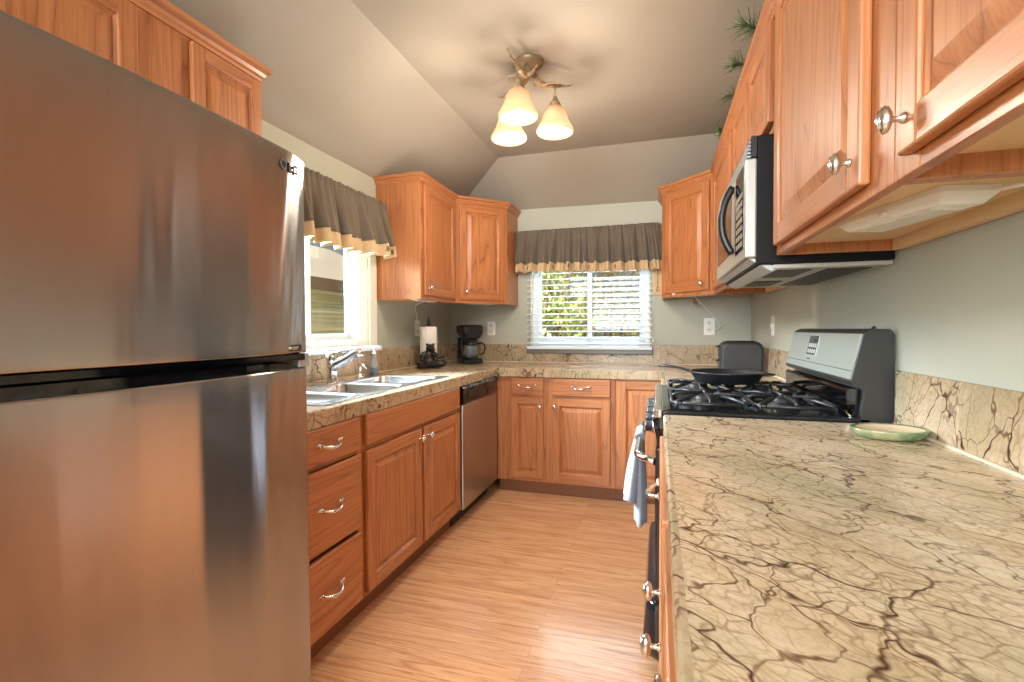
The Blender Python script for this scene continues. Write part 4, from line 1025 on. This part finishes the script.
for sh in shades:
    b = MB(); prof = [(.088, 0), (.094, .006), (.093, .016), (.083, .036), (.070, .058), (.062, .082), (.055, .104), (.044, .122), (.030, .133), (.020, .136)]
    inner = [(r_-.003, h) for r_, h in prof][::-1]
    b.lathe([(r_, h) for r_, h in prof]+inner, (sh.x, sh.y, zsh), n=36, cap=False); so_ = b.build('lamp_shade', M['shade'], t)
    b = MB(); b.lathe([(.004, .185), (.010, .182), (.012, .17), (.026, .150), (.032, .134), (.020, .128), (.018, .095), (.014, .092)], (sh.x, sh.y, zsh), n=18); b.build('socket', M['antler'], t)
    b = MB()
    for k_ in range(3):
        zc_ = zsh+.193+k_*.018
        b.tube([(sh.x+(.006*math.cos(a) if k_ % 2 == 0 else 0), sh.y+(.006*math.cos(a) if k_ % 2 else 0), zc_+.011*math.sin(a)) for a in [2*PI*q/12 for q in range(13)]], .0022, 6)
    b.build('chain', M['antler'], t)
    pl_ = bpy.data.lights.new('bulb_light', 'POINT'); pl_.energy = 5.8; pl_.color = (1.0, .86, .70); pl_.shadow_soft_size = .06
    po_ = bpy.data.objects.new('bulb_light', pl_); C.objects.link(po_); po_.parent = t; po_.location = (sh.x-LX, sh.y-LY, zsh-.13-ZC)
    b = MB(); b.lathe([(.0, .014), (.018, .018), (.029, .032), (.030, .046), (.022, .066), (.013, .084), (.012, .096)], (sh.x, sh.y, zsh), n=20, cap=False); b.build('bulb', M['bulb'], t)

# ------------------------------------------------------------------ outdoors
def ground_mat():
    k = Mat('yard'); p = k.obj(); k.l(k.ramp(k.noise(p, 3, 5), [(.3, L('#5b4a33')), (.5, L('#7d7a4a')), (.7, L('#a08a62'))]), k.b.inputs['Base Color']); k.set(Roughness=.95); return k.m
b = MB(); b.box(-16, 14, YB+.16, 24, -.4, -.3); b.box(-16, XL-.16, -8, YB+.16, -.4, -.3); struct(b.build('ground', ground_mat()))
def leaf_mat(name, c1, c2):
    k = Mat(name); p = k.obj(); n1 = k.noise(p, 9, 2); col = k.ramp(n1, [(.35, L(c1)), (.65, L(c2))]); k.l(col, k.b.inputs['Base Color']); k.set(Roughness=.55)
    tr = k.n('ShaderNodeBsdfTranslucent'); k.l(col, tr.inputs[0]); mx = k.n('ShaderNodeMixShader'); mx.inputs[0].default_value = .4
    k.l(k.b.outputs[0], mx.inputs[1]); k.l(tr.outputs[0], mx.inputs[2]); k.l(mx.outputs[0], k.out.inputs['Surface']); return k.m
M['leafg'] = leaf_mat('leaf_green', '#76803c', '#c4bc6c'); M['leafy'] = leaf_mat('leaf_yellow', '#8f8548', '#c2b078')
M['bark'] = simple('bark', '#7a5f4c', .9)
def shrub(label, x, y, h, rad, mat, n=2600, seed=1):
    rnd = random.Random(seed); kind_ = 'tree' if 'tree' in label else 'shrub'; t = thing(kind_, label, kind_, (x, y, -.3))
    b = MB(); bm = b.bm
    for i in range(5):
        a = rnd.uniform(0, 6.28); b.tube([(x, y, -.3), (x+.3*rad*math.cos(a), y+.3*rad*math.sin(a), h*.4), (x+.7*rad*math.cos(a), y+.7*rad*math.sin(a), h*.9)], [.04, .025, .008], 6)
    b.build('stem', M['bark'], t)
    b = MB(); bm = b.bm
    clumps = [(x+rnd.gauss(0, rad*.5), y+rnd.gauss(0, rad*.5), rnd.uniform(-.1, h)) for _ in range(26)]
    for i in range(n):
        c = rnd.choice(clumps); p = Vector((c[0]+rnd.gauss(0, rad*.22), c[1]+rnd.gauss(0, rad*.22), c[2]+rnd.gauss(0, rad*.2)))
        if p.z < -.3: continue
        q = Euler((rnd.uniform(0, 6), rnd.uniform(0, 6), rnd.uniform(0, 6))).to_matrix(); s = rnd.uniform(.03, .065)
        vs = [bm.verts.new(p+q@Vector(v)*s) for v in ((-1, 0, 0), (-.2, .5, .12), (1, 0, 0), (-.2, -.5, .12))]
        bm.faces.new(vs)
    b.build('foliage', mat, t, recalc=False)
shrub('green leafy shrub behind the left pane of the blinds', -1.75, 7.2, 3.0, .95, M['leafg'], 4200, 2)
shrub('yellow-green shrub beyond the middle of the blinds', -.85, 8.6, 3.4, 1.0, M['leafy'], 4200, 5)
shrub('pale yellow shrub beyond the right pane of the blinds', .15, 8.2, 3.2, 1.0, M['leafy'], 4200, 8)
shrub('tall green tree far behind the shrubs outside', -2.1, 12.5, 5.5, 2.2, M['leafg'], 5200, 11)
shrub('broad yellow-green tree behind the right side of the blinds', 1.3, 13, 5.5, 2.2, M['leafy'], 5200, 14)
t = thing('bare_tree', 'reddish bare tree standing outside the right pane of the blinds', 'tree', (-.12, 6.6, -.3))
b = MB(); b.tube([(-.10, 6.6, -.3), (-.12, 6.6, 1.2), (-.08, 6.62, 2.6), (-.1, 6.6, 4)], [.12, .10, .09, .07], 10); b.build('trunk', simple('trunk_red', '#a5775a', .9), t)
b = MB(); b.tube([(-.11, 6.6, 1.5), (.12, 6.6, 1.9), (.3, 6.6, 2.6)], [.05, .04, .03], 8); b.build('branch', bpy.data.materials['trunk_red'], t)
# wooden shed with deck rail outside the sink window
def plank_mat():
    k = Mat('weathered_planks'); p = k.obj(); v = k.mapv(p, (1, .5, 30)); k.l(k.ramp(k.noise(v, 1, 3), [(.3, L('#7d6c4e')), (.7, L('#b5a27c'))]), k.b.inputs['Base Color']); k.set(Roughness=.85); return k.m
M['plank'] = plank_mat()
t = thing('shed', 'weathered wooden shed seen through the sink window', 'shed', (-5.2, 6, -.3))
b = MB()
for i in range(14): b.box(-5.2, -5.17, 3.2, 9.5, -.3+i*.16, -.3+i*.16+.152, .004, 1, grain=1)
b.build('plank_wall', M['plank'], t)
b = MB(); b.prism([(-5.05, 1.95), (-5.05, 2.01), (-7.5, 3.1), (-7.5, 3.04)], 'y', 3.0, 9.8); b.build('roof', simple('shed_roof', '#cdbfae', .8), t)
b = MB(); b.box(-5.08, -5.04, 3.0, 9.8, 1.82, 2.01); b.build('fascia', simple('fascia_brown', '#5b4635', .8), t)
t = thing('deck_railing', 'wooden deck railing between the sink window and the shed', 'railing', (-3.6, 5.2, -.3))
b = MB(); b.box(-3.65, -3.55, 3.4, 8.0, 1.02, 1.06, .005, 1); b.box(-3.63, -3.58, 3.4, 8.0, .35, .42, .005, 1); b.build('rail', M['plank'], t)
for i in range(7):
    b = MB(); b.box(-3.65, -3.56, 3.5+i*.7, 3.59+i*.7, -.3, 1.02, .004, 1); b.build('post', M['plank'], t)
